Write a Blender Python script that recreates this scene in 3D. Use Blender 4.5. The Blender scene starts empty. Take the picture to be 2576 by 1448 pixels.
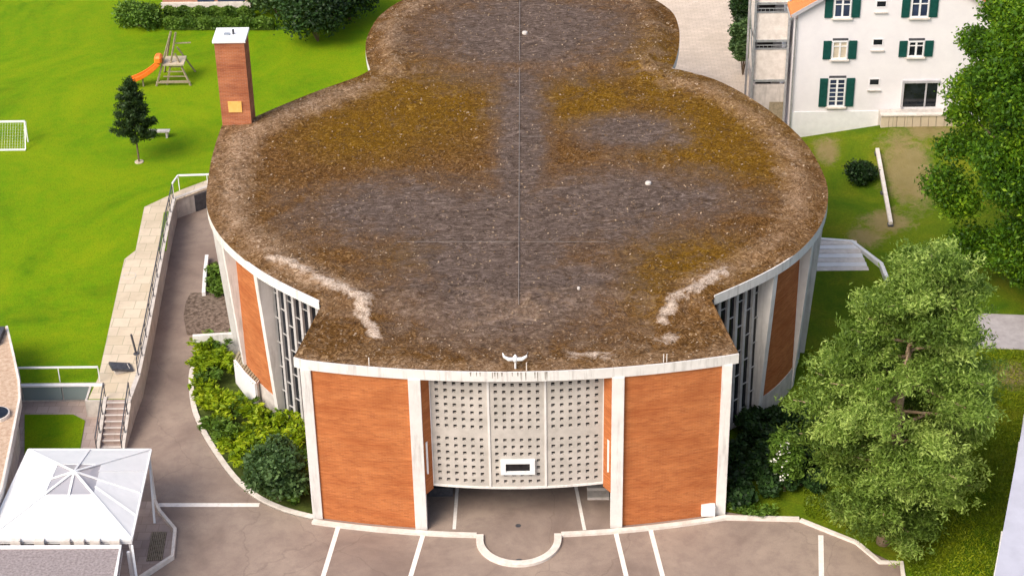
import bpy, bmesh, math, random
import numpy as np
from mathutils import Vector, Matrix
from mathutils.geometry import delaunay_2d_cdt
random.seed(7); rng = np.random.default_rng(7)
SC = bpy.context.scene; COL = SC.collection
def rad(a): return math.radians(a)

# ------------------------------------------------------------------ camera, light, exposure
CP = (0.9889, -73.58039, 57.9864); YAW, PITCH, ROLL, FPX = -0.01487, 0.54555, -0.01922, 4951.16
PW, PH = 2575.0, 1448.0
_f = Vector((math.sin(YAW)*math.cos(PITCH), math.cos(YAW)*math.cos(PITCH), -math.sin(PITCH)))
_r = Vector((math.cos(YAW), -math.sin(YAW), 0)); _u = _r.cross(_f)
_r2 = math.cos(ROLL)*_r + math.sin(ROLL)*_u; _u2 = math.cos(ROLL)*_u - math.sin(ROLL)*_r
cam = bpy.data.cameras.new('camera'); camo = bpy.data.objects.new('camera', cam); COL.objects.link(camo)
m = Matrix.Identity(4)
for i in range(3):
    m[i][0] = _r2[i]; m[i][1] = _u2[i]; m[i][2] = -_f[i]; m[i][3] = CP[i]
camo.matrix_world = m
cam.sensor_width = 36; cam.lens = 36*FPX/PW; cam.clip_start = 0.5; cam.clip_end = 3000
SC.camera = camo
SUN = Vector((-0.62, -0.66, 0.92)).normalized()
w = bpy.data.worlds.new('World'); SC.world = w; w.use_nodes = True
wn = w.node_tree; wn.nodes.clear()
sky = wn.nodes.new('ShaderNodeTexSky'); sky.sky_type = 'NISHITA'; sky.sun_disc = False
sky.sun_elevation = math.asin(SUN.z); sky.sun_rotation = math.atan2(SUN.x, SUN.y)
sky.air_density = 1.0; sky.dust_density = 4.0; sky.ozone_density = 0.6
bg = wn.nodes.new('ShaderNodeBackground'); bg.inputs[1].default_value = 0.15
wo = wn.nodes.new('ShaderNodeOutputWorld'); wn.links.new(sky.outputs[0], bg.inputs[0]); wn.links.new(bg.outputs[0], wo.inputs[0])
sl = bpy.data.lights.new('sun', 'SUN'); sl.energy = 1.7; sl.angle = rad(32); sl.color = (1.0, 0.91, 0.79)
so = bpy.data.objects.new('sun', sl); COL.objects.link(so); so.rotation_euler = SUN.to_track_quat('Z', 'Y').to_euler(); so.location = (-60, -60, 80)
SC.view_settings.view_transform = 'Standard'; SC.view_settings.look = 'None'
SC.view_settings.exposure = 0.58; SC.view_settings.gamma = 1.0

# ------------------------------------------------------------------ survey helpers (where a sight line meets a level / a wall plane)
def ray(px, py): return _f*FPX + _r2*(px-PW/2) - _u2*(py-PH/2)
def at(px, py, z=0.0):
    d = ray(px, py); t = (z-CP[2])/d.z
    return (CP[0]+d.x*t, CP[1]+d.y*t)
def on_y(px, py, Y):
    d = ray(px, py); t = (Y-CP[1])/d.y
    return (CP[0]+d.x*t, CP[2]+d.z*t)

# ------------------------------------------------------------------ object helpers
def tag(o, label=None, cat=None, group=None, kind=None):
    if label: o['label'] = label
    if cat: o['category'] = cat
    if group: o['group'] = group
    if kind: o['kind'] = kind
    return o
def thing(name, label, cat, loc=(0, 0, 0), group=None, rz=0.0):
    o = bpy.data.objects.new(name, None); COL.objects.link(o); o.empty_display_size = .3
    o.location = loc; o.rotation_euler = (0, 0, rz)
    return tag(o, label, cat, group)
def origin(p):
    v = Vector((0, 0, 0))
    while p is not None: v += Vector(p.location); p = p.parent
    return v
def link(name, me, mat, parent=None, smooth=False, label=None):
    if mat is not None and not me.materials: me.materials.append(mat)
    if smooth: me.polygons.foreach_set('use_smooth', [True]*len(me.polygons))
    o = bpy.data.objects.new(name, me); COL.objects.link(o)
    if parent is not None: o.parent = parent
    if label: o['label'] = label
    return o
class MB:
    """collects world-space shapes; build() makes ONE mesh object"""
    def __init__(s): s.v = []; s.f = []; s.uv = {}
    def add(s, vs, fs):
        n = len(s.v); s.v += [tuple(v) for v in vs]; s.f += [tuple(i+n for i in f) for f in fs]; return s
    def box(s, c, d, rz=0.0, M=None):
        vs = []
        for k in range(8):
            p = Vector(((-.5 if k & 1 == 0 else .5)*d[0], (-.5 if k & 2 == 0 else .5)*d[1], (-.5 if k & 4 == 0 else .5)*d[2]))
            if M is not None: p = M @ p
            if rz: p = Matrix.Rotation(rz, 3, 'Z') @ p
            vs.append(p+Vector(c))
        return s.add(vs, [(0, 2, 3, 1), (4, 5, 7, 6), (0, 1, 5, 4), (2, 6, 7, 3), (0, 4, 6, 2), (1, 3, 7, 5)])
    def bb(s, x0, x1, y0, y1, z0, z1): return s.box(((x0+x1)/2, (y0+y1)/2, (z0+z1)/2), (abs(x1-x0), abs(y1-y0), abs(z1-z0)))
    def bar(s, p, q, w, h):
        p = Vector(p); q = Vector(q); d = q-p; L = d.length
        if L < 1e-6: return s
        up = Vector((0, 0, 1)) if abs(d.normalized().z) < .98 else Vector((0, 1, 0))
        a = d.cross(up).normalized(); b = a.cross(d).normalized()
        vs = []
        for e in (p, q):
            for i, j in ((-1, -1), (1, -1), (1, 1), (-1, 1)): vs.append(e+a*w*.5*i+b*h*.5*j)
        return s.add(vs, [(0, 1, 2, 3), (7, 6, 5, 4), (0, 4, 5, 1), (1, 5, 6, 2), (2, 6, 7, 3), (3, 7, 4, 0)])
    def tube(s, pts, rs, n=8, cap=True):
        pts = [Vector(p) for p in pts]; rs = rs if isinstance(rs, (list, tuple)) else [rs]*len(pts)
        vs = []; fs = []
        for i, p in enumerate(pts):
            d = (pts[min(i+1, len(pts)-1)]-pts[max(i-1, 0)]).normalized()
            up = Vector((0, 0, 1)) if abs(d.z) < .95 else Vector((1, 0, 0))
            a = d.cross(up).normalized(); b = a.cross(d)
            for k in range(n):
                t = 2*math.pi*k/n; vs.append(p+(a*math.cos(t)+b*math.sin(t))*rs[i])
        for i in range(len(pts)-1):
            for k in range(n):
                k2 = (k+1) % n; fs.append((i*n+k, i*n+k2, (i+1)*n+k2, (i+1)*n+k))
        if cap: fs.append(tuple(range(n))[::-1]); fs.append(tuple((len(pts)-1)*n+k for k in range(n)))
        return s.add(vs, fs)
    def prism(s, poly, z0, z1):
        n = len(poly); a = sum(poly[i][0]*poly[(i+1) % n][1]-poly[(i+1) % n][0]*poly[i][1] for i in range(n))
        if a < 0: poly = poly[::-1]
        vs = [(p[0], p[1], z0) for p in poly]+[(p[0], p[1], z1) for p in poly]
        fs = [tuple(range(n))[::-1], tuple(range(n, 2*n))]+[(i, (i+1) % n, n+(i+1) % n, n+i) for i in range(n)]
        return s.add(vs, fs)
    def wallstrip(s, pl, z0, z1, th, closed=False, zf=None):
        """solid band following a polyline, th thick to its left"""
        n = len(pl); off = offset(pl, th, closed); vs = []; fs = []
        for i in range(n):
            a, b = pl[i], off[i]
            za = z0 if zf is None else zf(a)[0]; zb = z1 if zf is None else zf(a)[1]
            vs += [(a[0], a[1], za), (b[0], b[1], za), (b[0], b[1], zb), (a[0], a[1], zb)]
        for i in range(n if closed else n-1):
            j = (i+1) % n
            for k in range(4):
                k2 = (k+1) % 4; fs.append((4*i+k, 4*i+k2, 4*j+k2, 4*j+k))
        if not closed: fs.append((3, 2, 1, 0)); fs.append((4*n-4, 4*n-3, 4*n-2, 4*n-1))
        return s.add(vs, fs)
    def build(s, name, mat, parent=None, smooth=False, label=None, bevel=0.0, recalc=True):
        o0 = origin(parent); me = bpy.data.meshes.new(name)
        me.from_pydata([(v[0]-o0.x, v[1]-o0.y, v[2]-o0.z) for v in s.v], [], s.f)
        if recalc:
            bm = bmesh.new(); bm.from_mesh(me); bmesh.ops.recalc_face_normals(bm, faces=bm.faces)
            if bevel: bmesh.ops.bevel(bm, geom=bm.edges[:], offset=bevel, segments=1, affect='EDGES')
            bm.to_mesh(me); bm.free()
        return link(name, me, mat, parent, smooth, label)
def offset(pl, d, closed=False):
    n = len(pl); out = []
    for i in range(n):
        if closed: a, b = pl[i-1], pl[(i+1) % n]
        else: a, b = pl[max(i-1, 0)], pl[min(i+1, n-1)]
        tx, ty = b[0]-a[0], b[1]-a[1]; L = math.hypot(tx, ty) or 1
        out.append((pl[i][0]-ty/L*d, pl[i][1]+tx/L*d))
    return out
def smoothline(pts, sub=5):
    out = []; n = len(pts)
    for i in range(n-1):
        p0, p1, p2, p3 = pts[max(i-1, 0)], pts[i], pts[i+1], pts[min(i+2, n-1)]
        for k in range(sub):
            t = k/sub; r = []
            for a in range(2):
                r.append(.5*((2*p1[a])+(-p0[a]+p2[a])*t+(2*p0[a]-5*p1[a]+4*p2[a]-p3[a])*t*t+(-p0[a]+3*p1[a]-3*p2[a]+p3[a])*t**3))
            out.append(tuple(r))
    out.append(tuple(pts[-1])); return out
def edge_dist(x, y, poly, closed=True):
    P = np.array(poly); Q = np.roll(P, -1, 0) if closed else P[1:]
    if not closed: P = P[:-1]
    d = Q-P; l2 = (d**2).sum(1)+1e-12
    t = np.clip(((x-P[:, 0])*d[:, 0]+(y-P[:, 1])*d[:, 1])/l2, 0, 1)
    return float(np.sqrt(((P[:, 0]+t*d[:, 0]-x)**2+(P[:, 1]+t*d[:, 1]-y)**2).min()))
def inside(x, y, poly):
    c = False; n = len(poly); j = n-1
    for i in range(n):
        if (poly[i][1] > y) != (poly[j][1] > y) and x < (poly[j][0]-poly[i][0])*(y-poly[i][1])/(poly[j][1]-poly[i][1])+poly[i][0]: c = not c
        j = i
    return c
def sheet(poly, step, zf, holes=()):
    """triangulated sheet inside a polygon, interior points on a jittered grid"""
    n = len(poly); pts = [Vector(p) for p in poly]; edges = [(i, (i+1) % n) for i in range(n)]
    xs = [p[0] for p in poly]; ys = [p[1] for p in poly]
    x = min(xs)+step*.5
    while x < max(xs):
        y = min(ys)+step*.5
        while y < max(ys):
            jx, jy = x+random.uniform(-.2, .2)*step, y+random.uniform(-.2, .2)*step
            if inside(jx, jy, poly): pts.append(Vector((jx, jy)))
            y += step
        x += step
    r = delaunay_2d_cdt(pts, edges, [], 1, 1e-5)
    return [(v.x, v.y, zf(v.x, v.y)) for v in r[0]], [tuple(f) for f in r[2]]
def lerp3(a, b, t): return tuple(a[i]+(b[i]-a[i])*t for i in range(3))
def sst(a, b, x):
    t = min(1, max(0, (x-a)/(b-a))); return t*t*(3-2*t)

# ------------------------------------------------------------------ materials
class N:
    def __init__(s, name):
        s.m = bpy.data.materials.new(name); s.m.use_nodes = True; s.t = s.m.node_tree
        s.b = s.t.nodes['Principled BSDF']; s.tc = s.t.nodes.new('ShaderNodeTexCoord'); s._o = s.tc.outputs['Object']
    def lk(s, a, b): s.t.links.new(a, b)
    def noise(s, scale, detail=4, rough=.55, dist=0.0, vec=None, stretch=None):
        n = s.t.nodes.new('ShaderNodeTexNoise'); n.inputs['Scale'].default_value = scale; n.inputs['Detail'].default_value = detail
        n.inputs['Roughness'].default_value = rough; n.inputs['Distortion'].default_value = dist
        v = vec or s._o
        if stretch:
            mp = s.t.nodes.new('ShaderNodeMapping'); mp.inputs['Scale'].default_value = stretch; s.lk(v, mp.inputs[0]); v = mp.outputs[0]
        s.lk(v, n.inputs['Vector']); return n.outputs['Fac']
    def ramp(s, fac, stops):
        r = s.t.nodes.new('ShaderNodeValToRGB'); e = r.color_ramp.elements
        while len(e) < len(stops): e.new(.5)
        for i, (p, c) in enumerate(stops):
            e[i].position = p; e[i].color = (*c, 1) if not isinstance(c, float) else (c, c, c, 1)
        s.lk(fac, r.inputs[0]); return r.outputs[0]
    def mix(s, fac, a, b, mode='MIX'):
        n = s.t.nodes.new('ShaderNodeMix'); n.data_type = 'RGBA'; n.blend_type = mode
        for i, v in ((0, fac), (6, a), (7, b)):
            if isinstance(v, (int, float)): n.inputs[i].default_value = v
            elif isinstance(v, tuple): n.inputs[i].default_value = (*v, 1)
            else: s.lk(v, n.inputs[i])
        return n.outputs[2]
    def attr(s, name, out='Fac'):
        a = s.t.nodes.new('ShaderNodeAttribute'); a.attribute_name = name; return a.outputs[out]
    def bump(s, h, strength=.4, dist=.05):
        b = s.t.nodes.new('ShaderNodeBump'); b.inputs['Strength'].default_value = strength; b.inputs['Distance'].default_value = dist
        s.lk(h, b.inputs['Height']); s.lk(b.outputs[0], s.b.inputs['Normal'])
    def done(s, col, rough=.8, spec=.3, metal=0.0):
        if isinstance(col, tuple): s.b.inputs['Base Color'].default_value = (*col, 1)
        else: s.lk(col, s.b.inputs['Base Color'])
        s.b.inputs['Roughness'].default_value = rough; s.b.inputs['Specular IOR Level'].default_value = spec; s.b.inputs['Metallic'].default_value = metal
        return s.m
def simple(name, a, b, scale=3.0, rough=.8, spec=.3, bump=0.0, metal=0.0, lo=.35, hi=.65, streak=None):
    n = N(name); f = n.noise(scale, 6, .65); c = n.ramp(f, [(lo, a), (hi, b)])
    if streak:
        g = n.noise(1.6, 5, .7, stretch=(2.2, 2.2, .22)); c = n.mix(n.ramp(g, [(.52, 0.0), (.72, .75)]), c, streak)
    if bump: n.bump(n.noise(scale*4, 6, .6), bump, .03)
    return n.done(c, rough, spec, metal)
M = {}
M['white'] = simple('white_render', (.66, .64, .61), (.76, .74, .71), 1.2, .75, .25, .15, streak=(.40, .38, .35))
M['white_clean'] = simple('white_paint', (.74, .74, .74), (.82, .82, .82), 2, .6, .3, .05)
M['concrete'] = simple('pale_concrete', (.50, .46, .42), (.64, .59, .54), 2.2, .85, .2, .25, streak=(.30, .28, .25))
M['kerb'] = simple('kerb_stone', (.62, .56, .50), (.78, .72, .66), 2.5, .8, .2, .3)
M['greyfin'] = simple('grey_panel', (.40, .39, .41), (.50, .49, .51), 1.5, .6, .3)
M['metal'] = simple('galvanised_metal', (.42, .44, .45), (.58, .60, .62), 5, .4, .5, 0, .6)
M['darkmetal'] = simple('dark_metal', (.045, .045, .055), (.09, .09, .10), 5, .5, .4)
M['dark'] = simple('dark_interior', (.012, .010, .012), (.03, .026, .028), 3, .7, .2)
M['orangeplastic'] = simple('orange_plastic', (.85, .16, .015), (.95, .24, .03), 2, .4, .5)
M['wood'] = simple('weathered_wood', (.24, .20, .13), (.38, .32, .22), 6, .8, .2, .3)
M['greenshutter'] = simple('green_shutter', (.004, .060, .050), (.008, .085, .070), 4, .5, .4)
M['yellowbox'] = simple('yellow_vent', (.80, .42, .10), (.90, .52, .16), 3, .6, .3)
M['marking'] = simple('road_paint', (.66, .60, .54), (.82, .77, .72), 5, .8, .2, .1, lo=.3, hi=.5)
M['bark'] = simple('bark', (.10, .072, .045), (.22, .165, .115), 6, .95, .1, .8)
M['gravelbed'] = simple('brown_gravel', (.07, .05, .036), (.27, .21, .17), 5.0, .95, .1, .8)
M['soil'] = simple('planting_soil', (.035, .05, .012), (.09, .12, .025), 2.0, .95, .1, .7)
M['wire'] = simple('oxidised_wire', (.20, .17, .15), (.32, .28, .25), 4, .7, .3)
M['stain'] = simple('lichen_stain', (.16, .14, .11), (.34, .31, .27), 6, .95, .1)
M['lavender'] = simple('lavender_grey_wall', (.42, .42, .48), (.50, .50, .57), .8, .8, .2, .1)
M['chips'] = simple('gravel_chips', (.14, .085, .045), (.42, .31, .21), 1.7, .95, .1, 0, lo=.42, hi=.6)
M['barklight'] = simple('pine_bark', (.26, .17, .10), (.44, .33, .24), 5, .95, .1, .6)
M['palepath'] = simple('pale_grey_path', (.36, .33, .34), (.48, .45, .46), 1.5, .95, .1, .3)
M['slat'] = simple('grey_slats', (.42, .41, .40), (.54, .53, .52), 2, .7, .3, .1)
M['curtain'] = simple('beige_curtain', (.52, .45, .34), (.62, .54, .42), 3, .9, .1)
def glass(name, col, rough=.12):
    n = N(name); f = n.noise(1.1, 3, .5); c = n.ramp(f, [(.35, col), (.7, tuple(min(1, x*2.2+.004) for x in col))]); return n.done(c, rough, .5)
M['glass'] = glass('dark_glass', (.006, .008, .012)); M['glassblue'] = glass('window_glass', (.02, .03, .06))
def leafmat(name, c0, c1, c2, trans=.25):
    n = N(name); t = n.attr('tint'); c = n.ramp(t, [(0.0, c0), (.5, c1), (1.0, c2)])
    n.b.inputs['Roughness'].default_value = .55; n.b.inputs['Specular IOR Level'].default_value = .3
    n.lk(c, n.b.inputs['Base Color'])
    tr = n.t.nodes.new('ShaderNodeBsdfTranslucent'); n.lk(n.mix(.35, c, (.4, .55, .02)), tr.inputs[0])
    mx = n.t.nodes.new('ShaderNodeMixShader'); mx.inputs[0].default_value = trans
    n.lk(n.b.outputs[0], mx.inputs[1]); n.lk(tr.outputs[0], mx.inputs[2]); n.lk(mx.outputs[0], n.t.nodes['Material Output'].inputs[0]); return n.m
M['leaf_big'] = leafmat('broad_leaves', (.016, .055, .003), (.080, .190, .006), (.27, .42, .015), .35)
M['leaf_pine'] = leafmat('pine_needles', (.075, .135, .018), (.235, .360, .060), (.52, .66, .17), .42)
M['leaf_dark'] = leafmat('dark_leaves', (.006, .018, .004), (.016, .046, .010), (.045, .10, .02), .12)
M['leaf_shrub'] = leafmat('shrub_leaves', (.020, .050, .014), (.065, .125, .040), (.16, .26, .09), .25)
M['leaf_fern'] = leafmat('fern_leaves', (.08, .15, .004), (.23, .35, .006), (.48, .56, .02), .35)
M['leaf_grass'] = leafmat('rough_grass', (.11, .17, .004), (.20, .27, .006), (.33, .38, .012), .3)
M['leaf_conifer'] = leafmat('fir_needles', (.012, .030, .008), (.030, .065, .015), (.07, .12, .03), .15)
M['leaf_bush'] = leafmat('bush_leaves', (.03, .075, .008), (.085, .17, .018), (.18, .30, .04), .25)
M['petal'] = simple('white_petals', (.75, .74, .68), (.85, .84, .78), 5, .7, .2)

def brickmat(name, c1, c2, mortar, dark, scale=1.0):
    n = N(name); uv = n.tc.outputs['UV']
    br = n.t.nodes.new('ShaderNodeTexBrick'); br.inputs['Scale'].default_value = scale
    br.inputs['Brick Width'].default_value = .27; br.inputs['Row Height'].default_value = .085; br.inputs['Mortar Size'].default_value = .009
    br.inputs['Color1'].default_value = (*c1, 1); br.inputs['Color2'].default_value = (*c2, 1); br.inputs['Mortar'].default_value = (*mortar, 1); br.inputs['Bias'].default_value = -.1
    n.lk(uv, br.inputs['Vector'])
    g = n.noise(.55, 6, .6, vec=uv, stretch=(.6, 2.2, 1)); c = n.mix(n.ramp(g, [(.4, 0.0), (.68, .75)]), br.outputs[0], dark)
    g2 = n.noise(2.2, 6, .8, vec=uv, stretch=(.35, 4.0, 1)); c = n.mix(n.ramp(g2, [(.47, 0.0), (.64, .42)]), c, tuple(min(1, x*1.45+.015) for x in c1))
    n.bump(br.outputs['Fac'], -.35, .02)
    return n.done(c, .88, .15)
M['brick'] = brickmat('orange_brick', (.48, .165, .052), (.34, .105, .034), (.47, .20, .09), (.30, .078, .023))
M['brickdark'] = brickmat('chimney_brick', (.44, .150, .060), (.33, .100, .042), (.42, .25, .18), (.20, .055, .028))

n = N('lawn_grass')     # mown grass, mottled
a = n.noise(.085, 6, .68, 1.6); b = n.noise(1.3, 6, .7); c = n.noise(14, 4, .7)
col = n.ramp(a, [(.30, (.062, .165, .002)), (.48, (.130, .265, .002)), (.70, (.225, .325, .003))])
col = n.mix(n.ramp(b, [(.35, 0.0), (.75, .55)]), col, (.255, .290, .004)); col = n.mix(n.ramp(c, [(.35, .55), (.55, 0.0)]), col, (.050, .10, .003))
n.bump(c, .6, .05); M['lawn'] = n.done(col, .95, .1)
n = N('garden_grass')   # rougher grass with bare earth where the 'bare' attribute says so
a = n.noise(.35, 5, .6, .6); c = n.noise(9, 5, .75); b = n.noise(1.1, 6, .7)
col = n.ramp(a, [(.3, (.055, .135, .004)), (.52, (.125, .185, .006)), (.72, (.20, .21, .012))])
col = n.mix(n.ramp(c, [(.4, .5), (.62, 0.0)]), col, (.045, .075, .006))
bare = n.mix(b, (.19, .135, .055), (.34, .26, .14))
ma = n.t.nodes.new('ShaderNodeMath'); ma.operation = 'MULTIPLY_ADD'; n.lk(b, ma.inputs[0]); ma.inputs[1].default_value = 1.6; n.lk(n.attr('bare'), ma.inputs[2])
bm_ = n.t.nodes.new('ShaderNodeMath'); bm_.operation = 'MULTIPLY_ADD'; n.lk(n.noise(1.6, 8, .8, 1.0), bm_.inputs[0]); bm_.inputs[1].default_value = 1.5
bs_ = n.t.nodes.new('ShaderNodeMath'); bs_.operation = 'SUBTRACT'; n.lk(n.attr('bare'), bs_.inputs[0]); bs_.inputs[1].default_value = .72; n.lk(bs_.outputs[0], bm_.inputs[2])
col = n.mix(n.ramp(ma.outputs[0], [(1.10/2, 0.0), (1.75/2, .85)]) if False else n.ramp(bm_.outputs[0], [(.42, 0.0), (.80, .8)]), col, bare)
n.bump(c, .7, .06); M['garden'] = n.done(col, .95, .1)
n = N('asphalt')
a = n.noise(.22, 6, .62, .8); b = n.noise(1.4, 6, .7); c = n.noise(30, 3, .7)
col = n.ramp(a, [(.30, (.215, .158, .130)), (.5, (.318, .246, .200)), (.70, (.395, .312, .250))])
col = n.mix(n.ramp(b, [(.35, .40), (.55, 0.0)]), col, (.20, .148, .130)); col = n.mix(n.ramp(c, [(.4, .30), (.6, 0.0)]), col, (.12, .095, .09))
v = n.t.nodes.new('ShaderNodeTexVoronoi'); v.feature = 'DISTANCE_TO_EDGE'; v.inputs['Scale'].default_value = .11
vd = n.t.nodes.new('ShaderNodeVectorMath'); vd.operation = 'ADD'; nn = n.t.nodes.new('ShaderNodeTexNoise'); nn.inputs['Scale'].default_value = .8; nn.inputs['Detail'].default_value = 5
n.lk(n._o, nn.inputs['Vector']); n.lk(n._o, vd.inputs[0]); n.lk(nn.outputs['Color'], vd.inputs[1]); n.lk(vd.outputs[0], v.inputs['Vector'])
cr = n.ramp(v.outputs[0], [(0.0, .25), (.003, 0.0)]); col = n.mix(cr, col, (.09, .065, .055))
n.bump(c, .25, .01); M['asphalt'] = n.done(col, .9, .2)
def tiles(name, c1, c2, mort, w, h, msz=.012):
    n = N(name); br = n.t.nodes.new('ShaderNodeTexBrick'); br.inputs['Scale'].default_value = 1
    br.inputs['Brick Width'].default_value = w; br.inputs['Row Height'].default_value = h; br.inputs['Mortar Size'].default_value = msz
    for k, cc in (('Color1', c1), ('Color2', c2), ('Mortar', mort)): br.inputs[k].default_value = (*cc, 1)
    n.lk(n._o, br.inputs['Vector']); g = n.noise(.6, 6, .7)
    c = n.mix(n.ramp(g, [(.42, 0.0), (.7, .55)]), br.outputs[0], tuple(x*.68 for x in c1)); n.bump(n.noise(12, 4), .2, .01)
    return n.done(c, .88, .15)
M['terrace'] = tiles('terrace_slabs', (.56, .47, .34), (.66, .56, .43), (.40, .36, .26), .9, .9, .02)
M['pavers'] = tiles('pale_pavers', (.58, .48, .38), (.66, .55, .45), (.44, .36, .28), .5, .25, .014)
M['yard'] = tiles('yard_paving', (.40, .31, .27), (.48, .38, .33), (.30, .24, .2), .6, .6, .012)
M['stoneroof'] = simple('beige_stone_roof', (.42, .28, .19), (.60, .46, .34), 5.0, .9, .15, .4)
M['greygravel'] = simple('grey_gravel_roof', (.20, .165, .165), (.40, .35, .345), 8.0, .95, .1, .7, lo=.3, hi=.7)
n = N('orange_tiles'); g = n.noise(2.5, 5, .7); wv = n.t.nodes.new('ShaderNodeTexWave'); wv.inputs['Scale'].default_value = 1.6; wv.bands_direction = 'Y'; n.lk(n._o, wv.inputs['Vector'])
col = n.mix(wv.outputs['Fac'], (.50, .15, .04), (.82, .32, .11)); col = n.mix(n.ramp(g, [(.4, 0.0), (.7, .5)]), col, (.40, .16, .07)); n.bump(wv.outputs['Fac'], .6, .06)
M['tiles'] = n.done(col, .85, .2)
n = N('house_render'); g = n.noise(.5, 6, .7); g2 = n.noise(14, 4, .6); col = n.ramp(g, [(.3, (.74, .715, .735)), (.7, (.84, .815, .825))]); n.bump(g2, .2, .02); M['render'] = n.done(col, .9, .15)
n = N('canopy_membrane'); g = n.noise(.8, 3, .5); col = n.ramp(g, [(.3, (.70, .71, .71)), (.7, (.78, .78, .785))]); n.bump(n.noise(.9, 2), .5, .1); M['membrane'] = n.done(col, .5, .35)
n = N('canopy_window'); n.b.inputs['Alpha'].default_value = .55; M['clearfilm'] = n.done((.62, .62, .68), .3, .5)
n = N('balustrade_glass'); n.b.inputs['Alpha'].default_value = .75; M['railglass'] = n.done((.26, .33, .33), .15, .5)

# church roof: moss, brown gravel and bare grey membrane, mixed by per-vertex masks
n = N('mossy_gravel_roof')
wa = n.noise(.32, 4, .6, 2.0); wb = n.noise(1.3, 9, .80, 1.6); wm = n.t.nodes.new('ShaderNodeMath'); wm.operation = 'MULTIPLY_ADD'
n.lk(wa, wm.inputs[0]); wm.inputs[1].default_value = .55
wh = n.t.nodes.new('ShaderNodeMath'); wh.operation = 'MULTIPLY'; n.lk(wb, wh.inputs[0]); wh.inputs[1].default_value = .5; n.lk(wh.outputs[0], wm.inputs[2]); warp = wm.outputs[0]
f1 = n.noise(.9, 9, .85, 2.2); f2 = n.noise(1.9, 8, .86, 3.4); f3 = n.noise(1.7, 8, .84, 2.8, stretch=(.6, 1.3, 1.0)); f4 = n.noise(5.0, 5, .8, 2.4)
brown = n.ramp(f2, [(.36, (.026, .011, .002)), (.47, (.105, .046, .009)), (.55, (.20, .098, .026)), (.63, (.48, .30, .14))])
ochre = n.ramp(f2, [(.36, (.040, .017, .001)), (.47, (.135, .062, .002)), (.56, (.225, .115, .004)), (.64, (.50, .32, .09))])
tan = n.ramp(f2, [(.36, (.085, .042, .018)), (.46, (.25, .145, .075)), (.55, (.46, .31, .19)), (.63, (.76, .58, .42))])
grey = n.ramp(f3, [(.34, (.034, .022, .015)), (.47, (.100, .070, .054)), (.56, (.175, .127, .104)), (.66, (.36, .28, .23))])
def msk(name, lo, hi, amt=2.0):
    mm = n.t.nodes.new('ShaderNodeMath'); mm.operation = 'SUBTRACT'; n.lk(warp, mm.inputs[0]); mm.inputs[1].default_value = .5
    ma = n.t.nodes.new('ShaderNodeMath'); ma.operation = 'MULTIPLY_ADD'; n.lk(mm.outputs[0], ma.inputs[0]); ma.inputs[1].default_value = amt; n.lk(n.attr(name), ma.inputs[2])
    return n.ramp(ma.outputs[0], [(lo, 0.0), (hi, 1.0)])
col = n.mix(msk('moss', .12, .88), brown, ochre); col = n.mix(msk('grey', .16, .86), col, grey); col = n.mix(msk('rim', .20, .95), col, tan)
col = n.mix(msk('pale', .55, .95, 3.2), col, n.ramp(f4, [(.40, (.26, .17, .11)), (.56, (.74, .60, .48))]))
col = n.mix(n.ramp(f1, [(.38, .6), (.49, 0.0)]), col, (.036, .020, .012)); col = n.mix(n.ramp(f4, [(.60, 0.0), (.68, .6)]), col, (.50, .38, .26))
n.bump(f2, .8, .12); M['roof'] = n.done(col, .95, .1)

# ------------------------------------------------------------------ setting: ground
def structure(name, me_or_mb, mat, smooth=False):
    o = me_or_mb.build(name, mat, smooth=smooth, recalc=True); tag(o, kind='structure'); return o
mb = MB(); mb.add([(-900, -500, -.05), (900, -500, -.05), (900, 1500, -.05), (-900, 1500, -.05)], [(0, 1, 2, 3)]); structure('ground', mb, M['garden'])
KA, KC = .0125, -.26
def arc(x): return KA*x*x+KC                    # plan curve of the church front
gk = [at(2010, 1312), at(2150, 1368), at(2262, 1421), at(2268, 1470)]
mb = MB(); mb.prism([(-60, -60), (gk[3][0]+.3, -60), gk[3], gk[2], gk[1], gk[0], (9.7, 1.2), (9.5, 12), (-9, 40), (-21, 33), (-20.9, 8.4), (-60, 8.4)], -.2, 0.0); structure('asphalt', mb, M['asphalt'])
# raised lawn on the left
LZ = 1.3
Wl = [at(345, 985, LZ), at(352, 945, LZ), at(372, 850, LZ), at(400, 700, LZ), at(425, 570, LZ), at(440, 502, LZ)]
plate = [(-140, 10.75), (-22.0, 10.75), (-22.0, 9.3)]+[(-19.95, 9.3)]+[Wl[1], Wl[2], Wl[3], Wl[4], Wl[5], (-18.2, 32.6), (-12.0, 33.6), (-5, 42), (0, 60), (0, 200), (-140, 200)]
vs, fs = sheet(plate, 2.5, lambda x, y: LZ); mb = MB().add(vs, fs)
n0 = len(plate)
mb.wallstrip(plate[:11], -.2, LZ-.004, .3); structure('lawn', mb, M['lawn'])
# pale courtyard behind, on the right
mb = MB().prism([(5, 20), (15.5, 30), (17.1, 36.4), (17.15, 41), (17.0, 120), (1, 120), (1, 44)], -.1, .004); structure('courtyard_paving', mb, M['pavers'])
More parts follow.
